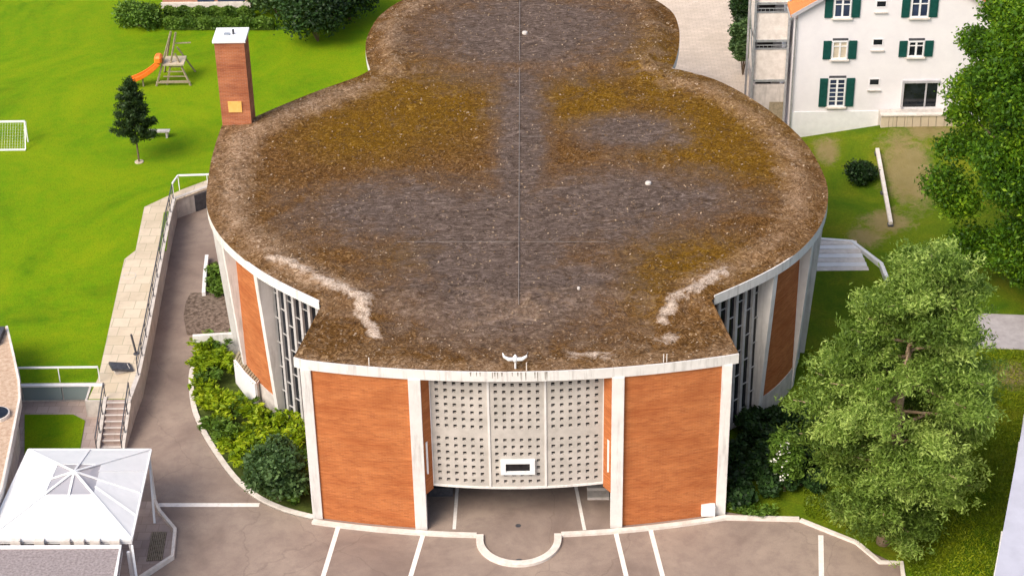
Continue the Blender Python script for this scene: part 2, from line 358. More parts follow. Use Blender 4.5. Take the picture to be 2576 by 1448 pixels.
# garden on the right, rising towards the house
def gz(x, y):
    return .03+sst(17, 30, y)*.35+sst(31, 39.1, y)*(.1+max(0, min(6, x-17))*.22)
bare_spots = [(at(2280, 440, .5), 2.0, 4.6), (at(2230, 560, .3), 1.8, 1.6), (at(2080, 390, .5), .9, 2.0), (at(2540, 945, 0), 1.5, 1.5), (at(2175, 600, .2), 1.2, 1.4), (at(2330, 350, 1.0), 2.0, 1.2)]
gp = [(9.7, 1.2), gk[0], gk[1], gk[2], gk[3], (gk[3][0]+.3, -60), (120, -60), (120, 39.0), (17.1, 39.0), (17.05, 36), (15.5, 30), (9.5, 15)]
near = [(x, y) for x, y in gp]
vs, fs = sheet([(min(p[0], 60), p[1] if p[1] > -30 else -30) for p in gp], .8, gz)
mb = MB().add(vs, fs); go = structure('garden_ground', mb, M['garden'], True)
at_ = go.data.attributes.new('bare', 'FLOAT', 'POINT')
vals = []
for v in go.data.vertices:
    q = 0
    for (c0, rx, ry) in bare_spots: q = max(q, 1.15-math.hypot((v.co.x-c0[0])/rx, (v.co.y-c0[1])/ry)*.75)
    vals.append(max(0, min(1, q)))
at_.data.foreach_set('value', vals)
mb = MB().prism([at(2400, 785, .05), at(2760, 800, .05), at(2760, 885, .05), at(2400, 872, .05)], .0, .06); structure('side_path', mb, M['palepath'])
# terrace strip beside the lawn
tp = [(-22.0, 9.35)]+[at(*p, LZ) for p in ((247, 950), (280, 800), (302, 700), (313, 652), (341, 630), (352, 575), (363, 521), (455, 478), (525, 452))]+[(-17.0, 32.6)]
tp += [(-18.4, 32.4), (Wl[5][0]+.1, Wl[5][1]-.05)]+[(p[0]-.02, p[1]) for p in Wl[:1:-1][1:]]+[(-19.97, 9.35)]
mb = MB().prism(tp, LZ-.05, LZ+.012); structure('terrace', mb, M['terrace'])
mb = MB().prism([at(412, 535, LZ), at(431, 530, LZ), at(418, 632, LZ), at(398, 632, LZ)], LZ, LZ+.03); structure('grass_strip', mb, M['lawn'])
rp = []
c0 = at(326, 694, LZ)
for k in range(24):
    t = 2*math.pi*k/24; rp.append((c0[0]+.38*math.cos(t), c0[1]+.38*math.sin(t)))
mb = MB().wallstrip(rp, LZ+.01, LZ+.022, .05, True); tag(mb.build('manhole_cover', M['concrete']), 'faint round manhole ring in the pale terrace slabs', 'manhole')
# lower yard by the gazebo
mb = MB().prism([(-32, 10.7), (-21.1, 10.7), (-21.1, 3.0), (-32, 3.0)], -.1, .3); structure('yard_paving', mb, M['yard'])
mb = MB().prism([at(62, 1043, .3), at(185, 1043, .3), at(214, 1058, .3), at(198, 1150, .3), at(62, 1150, .3)], .29, .34); structure('yard_lawn', mb, M['lawn'])

# planting beds left of the front, bounded by the kerb
bedk = smoothline([at(*p) for p in ((520, 742), (517, 800), (487, 905), (475, 950), (480, 1020), (497, 1070), (530, 1130), (580, 1200), (620, 1238), (660, 1265), (720, 1290), (786, 1307))][2:], 4)
bed = bedk+[(-9.3, 2.0), (-9.3, 8), (-13, 12), (-16.5, 16)]
mb = MB().prism(bed, -.05, .07); structure('planting_bed', mb, M['soil'])
mb = MB().wallstrip(bedk, -.05, .14, .26)
fk = [(x/2, arc(x/2)-.34) for x in range(-20, -3)]
R0 = 2.0
mb.wallstrip([(x, arc(x)-.42) for x in np.linspace(-9.85, -R0, 14)], -.05, .13, .26)
mb.wallstrip([(x, arc(x)-.42) for x in np.linspace(R0, 9.8, 14)]+smoothline([(9.8, arc(9.8)-.42), gk[0]], 4)[1:], -.05, .13, .26)
semi = [(-R0, -.5)]+[(-R0*math.cos(t), -.85-R0*.98*math.sin(t)) for t in np.linspace(0, math.pi, 30)]+[(R0, -.5)]
mb.wallstrip(semi, -.05, .14, .34)
mb.wallstrip([gk[0], gk[1], at(2210, 1418), at(2262, 1418), gk[3]], -.05, .12, .2)
structure('kerb', mb, M['kerb'])
def line(p, q, w=.22, z=.008):
    a = Vector((*at(*p), z-.004)); b = Vector((*at(*q), z-.004)); d = (b-a).normalized(); s = Vector((-d.y, d.x, 0))*w/2
    mb = MB().add([a-s, b-s, b+s, a+s], [(0, 1, 2, 3)]); mb.v = [(v[0], v[1], z) for v in mb.v]; structure('parking_line', mb, M['marking'])
line((851, 1322), (806, 1470)); line((1063, 1346), (1026, 1470)); line((1549, 1340), (1580, 1470)); line((1635, 1328), (1672, 1470)); line((2064, 1345), (2066, 1470), .24)
line((398, 1269), (652, 1269), .30)
line((1150, 1222), (1142, 1330), .16); line((1448, 1222), (1470, 1332), .16)
for (px, py, r) in ((1305, 1411, .2), (1303, 1321, .13)):
    c = at(px, py); mb = MB().tube([(c[0], c[1], .0), (c[0], c[1], .012)], r, 14)
    tag(mb.build('drain_cover', M['darkmetal']), 'dark drain cover inside the white half ring' if r > .15 else 'small dark drain on the asphalt below the screen', 'drain')

# ------------------------------------------------------------------ the church
church = thing('church', 'curved brick church with mossy flat roof, white fascia and perforated front screen', 'church', (0, 0, 0))
HN, HB, FT = 9.38, 9.02, .50      # nave roof level, front block roof level, fascia depth
right = smoothline([(9.36, 5.55), (11.43, 7.15), (13.25, 8.9), (14.6, 10.9), (15.45, 12.9), (15.93, 15.0), (16.05, 17.2), (15.65, 20.6), (14.7, 23.6), (13.1, 26.8), (11.25, 29.3), (9.0, 30.85)], 4)
chapel = smoothline([(9.0, 30.85), (9.35, 32.4), (9.65, 34.5), (9.75, 36.8), (9.4, 39.3), (7.8, 41.9), (4.9, 44.0), (.3, 45.0), (-4.4, 44.0), (-7.1, 41.6), (-8.45, 39.2), (-8.95, 37.0), (-9.12, 35.0), (-8.95, 33.0), (-8.6, 31.15)], 4)
leftb = smoothline([(-8.6, 31.15), (-9.3, 30.2), (-11.4, 28.4), (-13.45, 26.4), (-15.4, 24.25)], 4)
leftf = [(-16.35, 24.1)]+smoothline([(-16.4, 22.0), (-16.35, 19.5), (-16.05, 15.7), (-15.5, 13.4), (-14.5, 11.2), (-12.95, 8.95), (-11.4, 7.3), (-9.33, 5.5)], 4)
front = [(-9.2, 5.3), (-10.12, 1.2)]+[(x, KA*x*x-.2) for x in np.linspace(-9.6, 9.6, 22)]+[(10.1, 1.1), (9.2, 5.4)]
nave_open = right+chapel[1:]+leftb[1:]+leftf          # counter-clockwise, open at the front
outline = nave_open+front[0:]
def roof_z(x, y):
    d = edge_dist(x, y, outline)
    k = sst(3.4, 5.6, y-.04*x*x*.2) if y < 7 else 1
    z = HB+(HN-HB)*k
    if y > 5.5: z += .10*sst(0, 5, d)
    if y > 31: z += .22*sst(.9, 1.25, d)
    z += .16*math.exp(-((d-1.2)/.8)**2)*(1 if y > 9 else 0)
    for (ax, ay, bx, by) in ridges:
        t = max(0, min(1, ((x-ax)*(bx-ax)+(y-ay)*(by-ay))/((bx-ax)**2+(by-ay)**2))); q = math.hypot(x-ax-t*(bx-ax), y-ay-t*(by-ay))
        z += .16*math.exp(-(q/.35)**2)
    return z
def A9(px, py): return at(px, py, 9.3)
ridges = [(*A9(668, 655), *A9(740, 672)), (*A9(740, 672), *A9(905, 755)), (*A9(905, 755), *A9(945, 832)), (*A9(1815, 690), *A9(1745, 735)), (*A9(1745, 735), *A9(1690, 757)), (*A9(1690, 757), *A9(1665, 800))]
vs, fs = sheet(outline, .42, roof_z)
vs = [(x, y, z+(rng.normal()*.018 if edge_dist(x, y, outline) > .1 else 0)) for x, y, z in vs]
ro = MB().add(vs, fs).build('roof', M['roof'], church, smooth=True)
def ell(px, py, rx, ry, z=9.4):
    c = at(px, py, z); a = at(px+rx, py, z); b = at(px, py-ry, z); return (c[0], c[1], abs(a[0]-c[0]), abs(b[1]-c[1]))
G = [ell(1020, 530, 270, 75), ell(1560, 500, 280, 70), ell(1290, 560, 420, 90), ell(1270, 730, 300, 110), ell(1310, 350, 66, 240), ell(1320, 85, 270, 100), ell(1590, 335, 130, 42), ell(1250, 640, 230, 120)]
Ms = [ell(1060, 265, 190, 90), ell(930, 330, 170, 70), ell(1480, 250, 130, 60), ell(1800, 330, 190, 110), ell(1720, 650, 150, 60), ell(1650, 180, 90, 100), ell(1620, 720, 60, 60), ell(1880, 400, 110, 60), ell(1100, 640, 120, 40)]
def blob(L, x, y):
    q = 0
    for (cx, cy, rx, ry) in L: q = max(q, 1.25-.75*math.hypot((x-cx)/rx, (y-cy)/ry))
    return max(0, min(1, q))
mk = {'grey': [], 'moss': [], 'rim': [], 'pale': []}
for v in ro.data.vertices:
    x, y = v.co.x, v.co.y; d = edge_dist(x, y, nave_open, False) if y > 4 else 9
    mk['grey'].append(blob(G, x, y)); mk['moss'].append(blob(Ms, x, y))
    side = .95 if x < 0 else .66
    rim = side*(1-sst(1.2, 3.3, d))*(.45+.45*sst(.5, 1.2, d)) if y > 6 else 0.0
    if y > 29: rim *= .55
    if y < 6.5: rim = .28*(1-sst(.2, 1.6, abs(y-arc(x))))+.2
    mk['rim'].append(rim)
    q = 9
    for (ax, ay, bx, by) in ridges:
        t = max(0, min(1, ((x-ax)*(bx-ax)+(y-ay)*(by-ay))/((bx-ax)**2+(by-ay)**2))); q = min(q, math.hypot(x-ax-t*(bx-ax), y-ay-t*(by-ay)))
    pl = 1.25*math.exp(-(q/.32)**2)
    pl = max(pl, .8*blob([ell(1690, 850, 45, 28, 9.0), ell(1470, 895, 90, 14, 9.0), ell(925, 748, 34, 24)], x, y)**2)
    mk['pale'].append(min(1, pl))
for k, vv in mk.items():
    ro.data.attributes.new(k, 'FLOAT', 'POINT').data.foreach_set('value', vv)
# fascias: outer band plus thin coping
nav_f = nave_open
MB().wallstrip(nav_f, HN-FT, HN+.012, .06).build('fascia', M['white'], church)
fr = front
MB().wallstrip(fr[1:-1], HB-FT, HB+.012, .06).build('fascia', M['white'], church)
for q in (fr[:2], fr[-2:]): MB().wallstrip(q, HB-FT, HB-.06, .05).build('side_fascia', M['concrete'], church)
vs, fs = sheet(offset(nave_open, .1)+[(-9, 7), (9, 7)], 2.0, lambda x, y: HN-FT+.06); MB().add(vs, fs).build('soffit', M['white'], church)
# drip stains on the front fascia
for px in (1183, 1198, 1207, 1238, 1244, 1251, 1262, 1288, 1302, 1310, 1322, 1345, 1352, 1371, 1375):
    X, Z = on_y(px, 938, -.2); hh = random.choice((.22, .34, .46, .50)); ww = random.uniform(.03, .085)
    v = [(X-ww/2, KA*X*X-.2045, HB+.01), (X+ww/2, KA*X*X-.2045, HB+.01), (X+ww*.2, KA*X*X-.2045, HB+.01-hh), (X-ww*.15, KA*X*X-.2045, HB+.01-hh)]
    MB().add(v, [(0, 1, 2, 3)]).build('drip_stain', M['stain'], church, recalc=False)
# walls: inset curve under the nave roof
INS = 1.02; INB = .68
def uvwall(name, pl, z0, z1, mat, parent, flip=False, solid=True, label=None):
    """vertical wall skin with UVs: u = length, v = height"""
    o0 = origin(parent); me = bpy.data.meshes.new(name); v = []; f = []; uv = []
    L = 0
    for i, p in enumerate(pl):
        if i: L += math.hypot(p[0]-pl[i-1][0], p[1]-pl[i-1][1])
        v += [(p[0]-o0.x, p[1]-o0.y, z0-o0.z), (p[0]-o0.x, p[1]-o0.y, z1-o0.z)]; uv.append(L)
    for i in range(len(pl)-1):
        f.append((2*i, 2*i+2, 2*i+3, 2*i+1) if not flip else (2*i+1, 2*i+3, 2*i+2, 2*i))
    me.from_pydata(v, [], f); ul = me.uv_layers.new(name='UVMap')
    for lp in me.loops:
        vi = lp.vertex_index; ul.data[lp.index].uv = (uv[vi//2], z1 if vi % 2 else z0)
    o = link(name, me, mat, parent, label=label)
    if solid: s = o.modifiers.new('thick', 'SOLIDIFY'); s.thickness = .2; s.offset = -1
    return o
wall_all = offset(nave_open, INS)
def arclen(pl):
    L = [0]
    for i in range(1, len(pl)): L.append(L[-1]+math.hypot(pl[i][0]-pl[i-1][0], pl[i][1]-pl[i-1][1]))
    return L
def nearest_t(pl, L, x, y):
    best = min(range(len(pl)), key=lambda i: (pl[i][0]-x)**2+(pl[i][1]-y)**2); return L[best]
def pt(pl, L, t):
    t = max(0, min(L[-1], t))
    for i in range(1, len(L)):
        if L[i] >= t:
            k = (t-L[i-1])/(L[i]-L[i-1]+1e-9); return (pl[i-1][0]+(pl[i][0]-pl[i-1][0])*k, pl[i-1][1]+(pl[i][1]-pl[i-1][1])*k)
    return pl[-1]
def sub(pl, L, a, b, st=.35):
    k = max(2, int((b-a)/st)+1); return [pt(pl, L, t) for t in np.linspace(a, b, k)]
def fin(po, nx, ny, parent):
    """tapered radial fin; po = point on roof outline, n = outward normal"""
    th = .15; tx, ty = -ny, nx
    prof = [(-.08, HN-FT+.02), (-.64, 0.0), (-1.06, 0.0), (-1.06, HN-FT+.02)]
    vs = []
    for s in (-1, 1):
        for d, z in prof: vs.append((po[0]+nx*d+tx*th*s, po[1]+ny*d+ty*th*s, z))
    MB().add(vs, [(0, 1, 2, 3), (7, 6, 5, 4), (0, 4, 5, 1), (1, 5, 6, 2), (2, 6, 7, 3), (3, 7, 4, 0)]).build('fin', M['white'], parent)
def window_bay(pl, parent):
    """dark glazing between vertical bars, staggered transoms"""
    L = arclen(pl); tot = L[-1]
    g = MB(); g.wallstrip(pl, .35, HN-FT, .08); go = g.build('window', M['glass'], parent)
    nb = max(2, int(round(tot/.56))); bars = MB(); tr = MB()
    for k in range(nb+1):
        p = pt(pl, L, tot*k/nb); q = pt(pl, L, min(tot, tot*k/nb+.05)); q0 = pt(pl, L, max(0, tot*k/nb-.05))
        dx, dy = q[0]-q0[0], q[1]-q0[1]; l = math.hypot(dx, dy); nx, ny = dy/l, -dx/l
        bars.box((p[0]+nx*.07, p[1]+ny*.07, (HN-FT+.3)/2), (.14, .17, HN-FT-.3), math.atan2(ny, nx))
        if k < nb:
            for r in range(6):
                z = .35+(r+(.5 if k % 2 else 0))*1.45
                if z < HN-FT-.2:
                    a = pt(pl, L, tot*k/nb); b = pt(pl, L, tot*(k+1)/nb); bars.bar((a[0]+nx*.06, a[1]+ny*.06, z), (b[0]+nx*.06, b[1]+ny*.06, z), .06, .035)
    bars.wallstrip(offset(pl, -.16), .18, .36, .16); bars.build('window_grille', M['slat'], go)
Lo = arclen(nave_open)
def outl_t(x, y):
    T_ = np.linspace(0, Lo[-1], 1500); return min(T_, key=lambda t: (pt(nave_open, Lo, t)[0]-x)**2+(pt(nave_open, Lo, t)[1]-y)**2)
finsR = [outl_t(*at(1964, 671, HN)), outl_t(*at(2056, 588, HN))]
finsL = [outl_t(*at(547, 592, HN)), outl_t(*at(636, 668, HN))]
sp = 3.7
tsR = [finsR[0], finsR[1]]
while tsR[-1]+sp*1.0 < outl_t(9.0, 30.85): tsR.append(tsR[-1]+sp)
tsL = [finsL[1], finsL[0]]
while tsL[-1]-sp > outl_t(-8.6, 31.15): tsL.append(tsL[-1]-sp)
ts = sorted(tsR+tsL)
def inset(t, d=INS):
    p = pt(nave_open, Lo, t); a = pt(nave_open, Lo, t-.3); b = pt(nave_open, Lo, t+.3); l = math.hypot(b[0]-a[0], b[1]-a[1]); nx, ny = (b[1]-a[1])/l, -(b[0]-a[0])/l
    return (p[0]-nx*d, p[1]-ny*d), (nx, ny), p
for t in ts:
    _, nn_, p = inset(t); fin(p, *nn_, church)
# bays: the first next to the front is glazed, the next brick, and so on
def bay_line(a, b, d=INS): return [inset(t, d)[0] for t in np.linspace(a, b, max(3, int((b-a)/.4)))]
seg = [(0.0, tsR[0], 'w')]+[(tsR[i], tsR[i+1], 'b' if i % 2 == 0 else 'w') for i in range(len(tsR)-1)]
seg += [(tsR[-1], tsL[-1], 'b')]
seg += [(tsL[i+1], tsL[i], 'b' if i % 2 == 0 else 'w') for i in range(len(tsL)-1)]+[(tsL[0], Lo[-1], 'w')]
for a, b, k in seg:
    pl = bay_line(a, b, INS if k == 'w' else INB)
    if k == 'w': window_bay(pl, church)
    else:
        uvwall('brick_wall', pl, 1.3, HN-FT+.04, M['brick'], church)
        MB().wallstrip(offset(pl, -.03), -.05, 1.3, .2).build('plinth', M['concrete'], church)
# front block: posts, brick panels, side walls
W1, W2 = 9.58, 4.60
def post(x, w):
    y = arc(x); MB().bb(x-w/2, x+w/2, y, y+.55, 0, HB-FT+.02).build('post', M['white'], church, bevel=.012)
for x in (-W1, W1): post(x, .47)
for x in (-W2, W2): post(x, .56)
for s in (-1, 1):
    xs = np.linspace(W2+.2, W1-.18, 12); pl = [(s*x, arc(x)+.16) for x in xs]
    if s < 0: pl = pl[::-1]
    uvwall('brick_wall', pl, 0.0, HB-FT+.03, M['brick'], church)
    pl = [(s*(W1+.05), arc(W1)+.4), (s*9.0, 7.2)]
    if s < 0: pl = pl[::-1]
    uvwall('brick_wall', pl, 0.0, HB-FT+.03, M['brick'], church)
    # angled returns of the recess
    pl = [(s*(W2-.27), arc(W2)+.1), (s*3.98, .62)]
    if s > 0: pl = pl[::-1]
    uvwall('brick_wall', pl, 2.0, HB-FT+.03, M['brick'], church, flip=False)
    pl2 = [(s*(W2-.2), .35), (s*(W2+.1), 6.2)]
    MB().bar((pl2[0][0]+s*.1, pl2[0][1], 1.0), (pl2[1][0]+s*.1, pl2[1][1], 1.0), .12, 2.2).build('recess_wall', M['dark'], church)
# perforated screen
ZS0, ZS1 = 2.25, HB-FT+.05
def scr_y(x): return .021*x*x+KC+.60
def screen_panel(x0, x1, first):
    v = []; f = []; idx = {}
    cols = [x0+(x1-x0)*(.5+(i-2.5)*.152) for i in range(6)]; hw = (x1-x0)*.031
    rows = [ZS0+.30+i*.392 for i in range(7)]+[ZS0+3.37+i*.392 for i in range(7)]; hh = .092
    xb = sorted([x0, x1]+[c-hw for c in cols]+[c+hw for c in cols]); zb = sorted([ZS0, ZS1]+[r-hh for r in rows]+[r+hh for r in rows])
    isx = lambda i: any(abs((xb[i]+xb[i+1])/2-c) < .01 for c in cols); isz = lambda j: any(abs((zb[j]+zb[j+1])/2-r) < .01 for r in rows)
    slot = (-.86, .86, ZS0+.85, ZS0+1.55)
    def V(i, j, d):
        k = (i, j, d)
        if k not in idx: idx[k] = len(v); v.append((xb[i], scr_y(xb[i])+d*.16, zb[j]))
        return idx[k]
    nx, nz = len(xb)-1, len(zb)-1
    hole = lambda i, j: 0 <= i < nx and 0 <= j < nz and isx(i) and isz(j) and not (slot[0] < (xb[i]+xb[i+1])/2 < slot[1] and slot[2] < (zb[j]+zb[j+1])/2 < slot[3])
    for i in range(nx):
        for j in range(nz):
            if hole(i, j):
                f.append((V(i, j, 0), V(i, j, 1), V(i+1, j, 1), V(i+1, j, 0))); f.append((V(i, j+1, 0), V(i+1, j+1, 0), V(i+1, j+1, 1), V(i, j+1, 1)))
                f.append((V(i, j, 0), V(i, j+1, 0), V(i, j+1, 1), V(i, j, 1))); f.append((V(i+1, j, 0), V(i+1, j, 1), V(i+1, j+1, 1), V(i+1, j+1, 0)))
            else:
                f.append((V(i, j, 0), V(i+1, j, 0), V(i+1, j+1, 0), V(i, j+1, 0)))
                f.append((V(i, j, 1), V(i, j+1, 1), V(i+1, j+1, 1), V(i+1, j, 1)))
        f.append((V(i, 0, 0), V(i, 0, 1), V(i+1, 0, 1), V(i+1, 0, 0)))
    MB().add(v, f).build('screen_panel', M['screen'], church, recalc=False)
M['screen'] = simple('screen_concrete', (.42, .39, .35), (.54, .50, .455), 1.3, .8, .2, .15)
for x0, x1 in ((-3.96, -1.34), (-1.26, 1.26), (1.34, 3.96)): screen_panel(x0, x1, x0 < -2)
mb = MB()
for x in (-3.99, -1.3, 1.3, 3.99): mb.bb(x-.05, x+.05, scr_y(x)-.05, scr_y(x)+.18, ZS0, ZS1)
mb.build('screen_frame', M['white'], church)
MB().wallstrip([(x, scr_y(x)-.05) for x in np.linspace(-4.03, 4.03, 17)], ZS0-.10, ZS0, .30).build('screen_sill', M['white'], church)
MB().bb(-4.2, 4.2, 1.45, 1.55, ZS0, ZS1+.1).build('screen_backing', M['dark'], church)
MB().bb(-4.7, 4.7, 1.0, 7.3, ZS0-.02, ZS0+.1).build('porch_ceiling', M['darkmetal'], church)
MB().bb(-4.8, 4.8, 5.6, 5.8, 0, ZS0-.02).build('entrance_door', M['glass'], church)
yf = scr_y(0)-.1
mb = MB()
for (x0, x1, z0, z1) in ((-.80, .80, ZS0+1.42, ZS0+1.58), (-.80, .80, ZS0+.80, ZS0+.96), (-.80, -.56, ZS0+.96, ZS0+1.42), (.56, .80, ZS0+.96, ZS0+1.42)): mb.bb(x0, x1, yf-.06, yf+.12, z0, z1)
mb.build('slot_frame', M['white_clean'], church)
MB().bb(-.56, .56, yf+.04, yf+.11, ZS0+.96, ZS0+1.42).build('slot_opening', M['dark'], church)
mb = MB()
for i in range(3): mb.bb(3.3, 4.35, 2.2+i*.55, 4.4, .0 if i == 0 else .15*i+.002, .15*(i+1))
mb.build('porch_steps', M['concrete'], church)
MB().bb(-4.35, -3.2, 2.6, 4.4, 0, .5).build('porch_bench', M['darkmetal'], church)
for s in (-1, 1):
    MB().bb(s*4.22-.07, s*4.22+.07, .25, .45, 3.1, 4.9).build('wall_lamp', M['white_clean'], church)
# small light box on the right brick panel
X, Z = on_y(1782, 1285, .6)
MB().bb(X-.34, X+.32, arc(X)-.16, arc(X)+.2, .18, .72).build('meter_box', M['white_clean'], church, bevel=.015)
# loose chips and dead leaves lying on the gravel
v = []; f = []
while len(f) < 6000:
    x, y = random.uniform(-16.2, 16), random.uniform(-.2, 44.5)
    d = edge_dist(x, y, outline) if inside(x, y, outline) else -1
    if d < .12 or (d > 2.6 and random.random() < .55): continue
    z = roof_z(x, y)+.035; a = random.uniform(0, 6.28); L = random.uniform(.025, .085); W_ = L*random.uniform(.35, .8)
    c, s_ = math.cos(a), math.sin(a); n0 = len(v); tz = random.uniform(-.03, .03)
    v += [(x+c*L, y+s_*L, z+tz), (x-s_*W_, y+c*W_, z+.012), (x-c*L, y-s_*L, z-tz), (x+s_*W_, y-c*W_, z-.012)]; f.append((n0, n0+1, n0+2, n0+3))
o = MB().add(v, f).build('loose_gravel', M['chips'], church, recalc=False); o['kind'] = 'stuff'
# lightning conductor on the roof
mb = MB()
ps = [(x, y, roof_z(x, y)+.06) for x, y in [(.12, yy) for yy in np.arange(5.0, 44, 1.0)]]
mb.tube(ps, .016, 5)
for py, xa, xb in ((352, 1312, 1372), (617, 1000, 1530)):
    a = A9(xa, py); b = A9(xb, py); xs = np.linspace(a[0], b[0], 12); mb.tube([(x, a[1]+(b[1]-a[1])*(x-a[0])/(b[0]-a[0]), roof_z(x, a[1])+.03) for x in xs], .009, 5)
mb.build('lightning_conductor', M['wire'], church)
for px, py, r in ((1630, 470, .17), (1320, 100, .18), (1455, 735, .08)):
    c = A9(px, py); z = roof_z(*c)
    MB().tube([(c[0], c[1], z-.05), (c[0], c[1], z+.10), (c[0], c[1], z+.12), (c[0], c[1], z+.13)], [r, r*.9, r*.6, r*.15], 9).build('roof_vent', M['concrete'], church)
# slender rods standing on the front edge
for px in (930, 1324, 1668, 1676):
    x, _ = at(px, 905, HB); y = KA*x*x-.05
    MB().tube([(x, y, HB), (x, y, HB+.42)], .025, 6).build('roof_rod', M['kerb'], church)
# the white winged finial
fx = at(1296, 925, HB)[0]; fy = KA*fx*fx+.12
fin_t = thing('roof_ornament', 'small white winged ornament standing on the front edge of the mossy church roof', 'ornament', (fx, fy, HB))
MB().tube([(fx, fy, HB), (fx, fy, HB+.42)], .045, 8).build('stem', M['white_clean'], fin_t)
MB().tube([(fx, fy, HB+.36), (fx, fy, HB+.48), (fx, fy, HB+.62), (fx, fy, HB+.74)], [.07, .13, .10, .03], 10).build('body', M['white_clean'], fin_t, smooth=True)
for s in (-1, 1):
    MB().tube([(fx+s*.06, fy, HB+.50), (fx+s*.30, fy, HB+.50), (fx+s*.50, fy, HB+.64), (fx+s*.56, fy, HB+.84)], [.09, .09, .06, .02], 8).build('wing', M['white_clean'], fin_t, smooth=True)

# ------------------------------------------------------------------ chimney tower behind the roof's left edge
cx, cy, cs = -15.5, 24.95, 1.62; cz = 14.35; cr = 0.0
chim = thing('chimney_tower', 'tall square brick chimney with white cap at left of the mossy roof', 'chimney', (cx, cy, 0))
def rect_ring(cx, cy, h, r):
    return [(cx+a*h*math.cos(r)-b*h*math.sin(r), cy+a*h*math.sin(r)+b*h*math.cos(r)) for a, b in ((-1, -1), (1, -1), (1, 1), (-1, 1), (-1, -1))]
uvwall('brick_shaft', rect_ring(cx, cy, cs/2, cr), 1.2, cz, M['brickdark'], chim, solid=False)
q = rect_ring(cx, cy, cs/2+.09, cr)[:4]; MB().prism(q, cz, cz+.14).build('cap', M['white_clean'], chim, bevel=.01)
MB().tube([(cx+.15, cy, cz+.1), (cx+.15, cy, cz+.42)], .06, 8).build('flue_pipe', M['darkmetal'], chim)
MB().bb(cx-.35, cx-.05, cy-.2, cy+.1, cz+.13, cz+.2).build('hatch', M['metal'], chim)
MB().bb(cx-.38, cx+.36, cy-cs/2-.05, cy-cs/2+.02, 10.2, 10.85).build('vent_panel', M['yellowbox'], chim)

# ------------------------------------------------------------------ walls, rails, stairs on the left
rw = thing('retaining_wall', 'pale retaining wall between the sunken asphalt path and the slab terrace', 'wall', (*Wl[3], 0))
pl = [(-19.80, 9.0)]+Wl[1:]+[(-18.2, 32.6), (-15.0, 33.2)]
MB().wallstrip([(p[0]+.02, p[1]) for p in pl], -.1, LZ+.06, .24).build('wall', M['concrete'], rw)
x, y = -19.35, 31.75
MB().bar((-19.75, 31.32, .02+.55), (-18.75, 32.12, .55+.02), .10, 1.1).build('basement_door', M['darkmetal'], rw)
def railing(name, label, pts, h, gap, mat, posts_w=.045, mid=1, top=.06):
    t = thing(name, label, 'railing', pts[0]); tb = MB()
    for i in range(len(pts)-1):
        a, b = Vector(pts[i]), Vector(pts[i+1]); tb.bar(a+Vector((0, 0, h)), b+Vector((0, 0, h)), top, top)
        for k in range(1, mid+1): tb.bar(a+Vector((0, 0, h*k/(mid+1))), b+Vector((0, 0, h*k/(mid+1))), top*.5, top*.5)
    tb.build('rail', mat, t)
    for i in range(len(pts)-1):
        a, b = Vector(pts[i]), Vector(pts[i+1]); nseg = max(1, int(round((b-a).length/gap)))
        for k in range(nseg+(1 if i == len(pts)-2 else 0)):
            p = a.lerp(b, k/nseg); MB().bar(p, p+Vector((0, 0, h)), posts_w, posts_w).build('post', mat, t)
    return t
railing('railing', 'long dark metal railing on the wall above the sunken path', [(p[0]-.08, p[1], LZ+.06) for p in Wl[1:]], .95, 2.2, M['darkmetal'], mid=2)
e1 = Wl[5]
railing('railing', 'pale metal railing at the far end of the sunken path by the church', [(e1[0]-.08, e1[1]+.2, LZ), (e1[0]+.1, e1[1]+1.2, LZ), (-17.2, e1[1]+1.35, LZ)], 1.0, 1.6, M['white_clean'], mid=0, top=.09)
# edge wall of the lawn above the yard, glass panels and rails
ew = thing('yard_wall', 'grey panelled wall between the lawn edge and the lower paved yard', 'wall', (-26, 10.6, .3))
MB().bb(-32, -21.5, 10.62, 10.8, .3, LZ+.04).build('wall', M['concrete'], ew)
for k in range(5): MB().bb(-31.9+k*2.08, -29.9+k*2.08, 10.55, 10.61, .45, LZ).build('panel', M['railglass'], ew)
MB().bb(-32, -21.4, 10.48, 10.64, LZ+.002, LZ+.09).build('coping', M['white_clean'], ew)
railing('railing', 'white metal railing along the lower edge of the lawn', [(-32, 10.95, LZ), (-21.7, 10.95, LZ)], .9, 2.0, M['white_clean'], mid=0, top=.08)
tw = thing('terrace_wall', 'short pale wall under the slab terrace, left of the stair top', 'wall', (-21.5, 9.3, 0))
MB().wallstrip([(-22.04, 10.8), (-22.04, 9.25), (-21.1, 9.25)], -.1, LZ+.02, -.12).build('wall', M['concrete'], tw)
st = thing('stairs', 'short concrete stair from the yard up to the slab terrace', 'stairs', (-20.4, 7.6, 0))
sx0, sx1 = -21.0, -19.95
for i in range(8):
    z1 = (i+1)*LZ/8; y0 = 6.7+i*.325
    MB().bb(sx0, sx1, y0, 9.31, i*LZ/8 if i else 0, z1-.001).build('step', M['yard'], st)
    MB().bb(sx0, sx1, y0-.01, y0+.09, z1, z1+.012).build('nosing', M['kerb'], st)
for x in (sx0-.12, sx1+.10):
    t = thing('stair_wall', 'sloping pale side wall of the short stair, ' + ('yard side' if x < sx0 else 'driveway side'), 'wall', (x, 7.9, 0))
    v = []
    for dx in (-.09, .09): v += [(x+dx, 6.2, 0), (x+dx, 9.4, 0), (x+dx, 9.4, LZ+.12), (x+dx, 6.2, .18)]
    MB().add(v, [(0, 1, 2, 3), (7, 6, 5, 4), (0, 4, 5, 1), (1, 5, 6, 2), (2, 6, 7, 3), (3, 7, 4, 0)]).build('wall', M['concrete'], t)
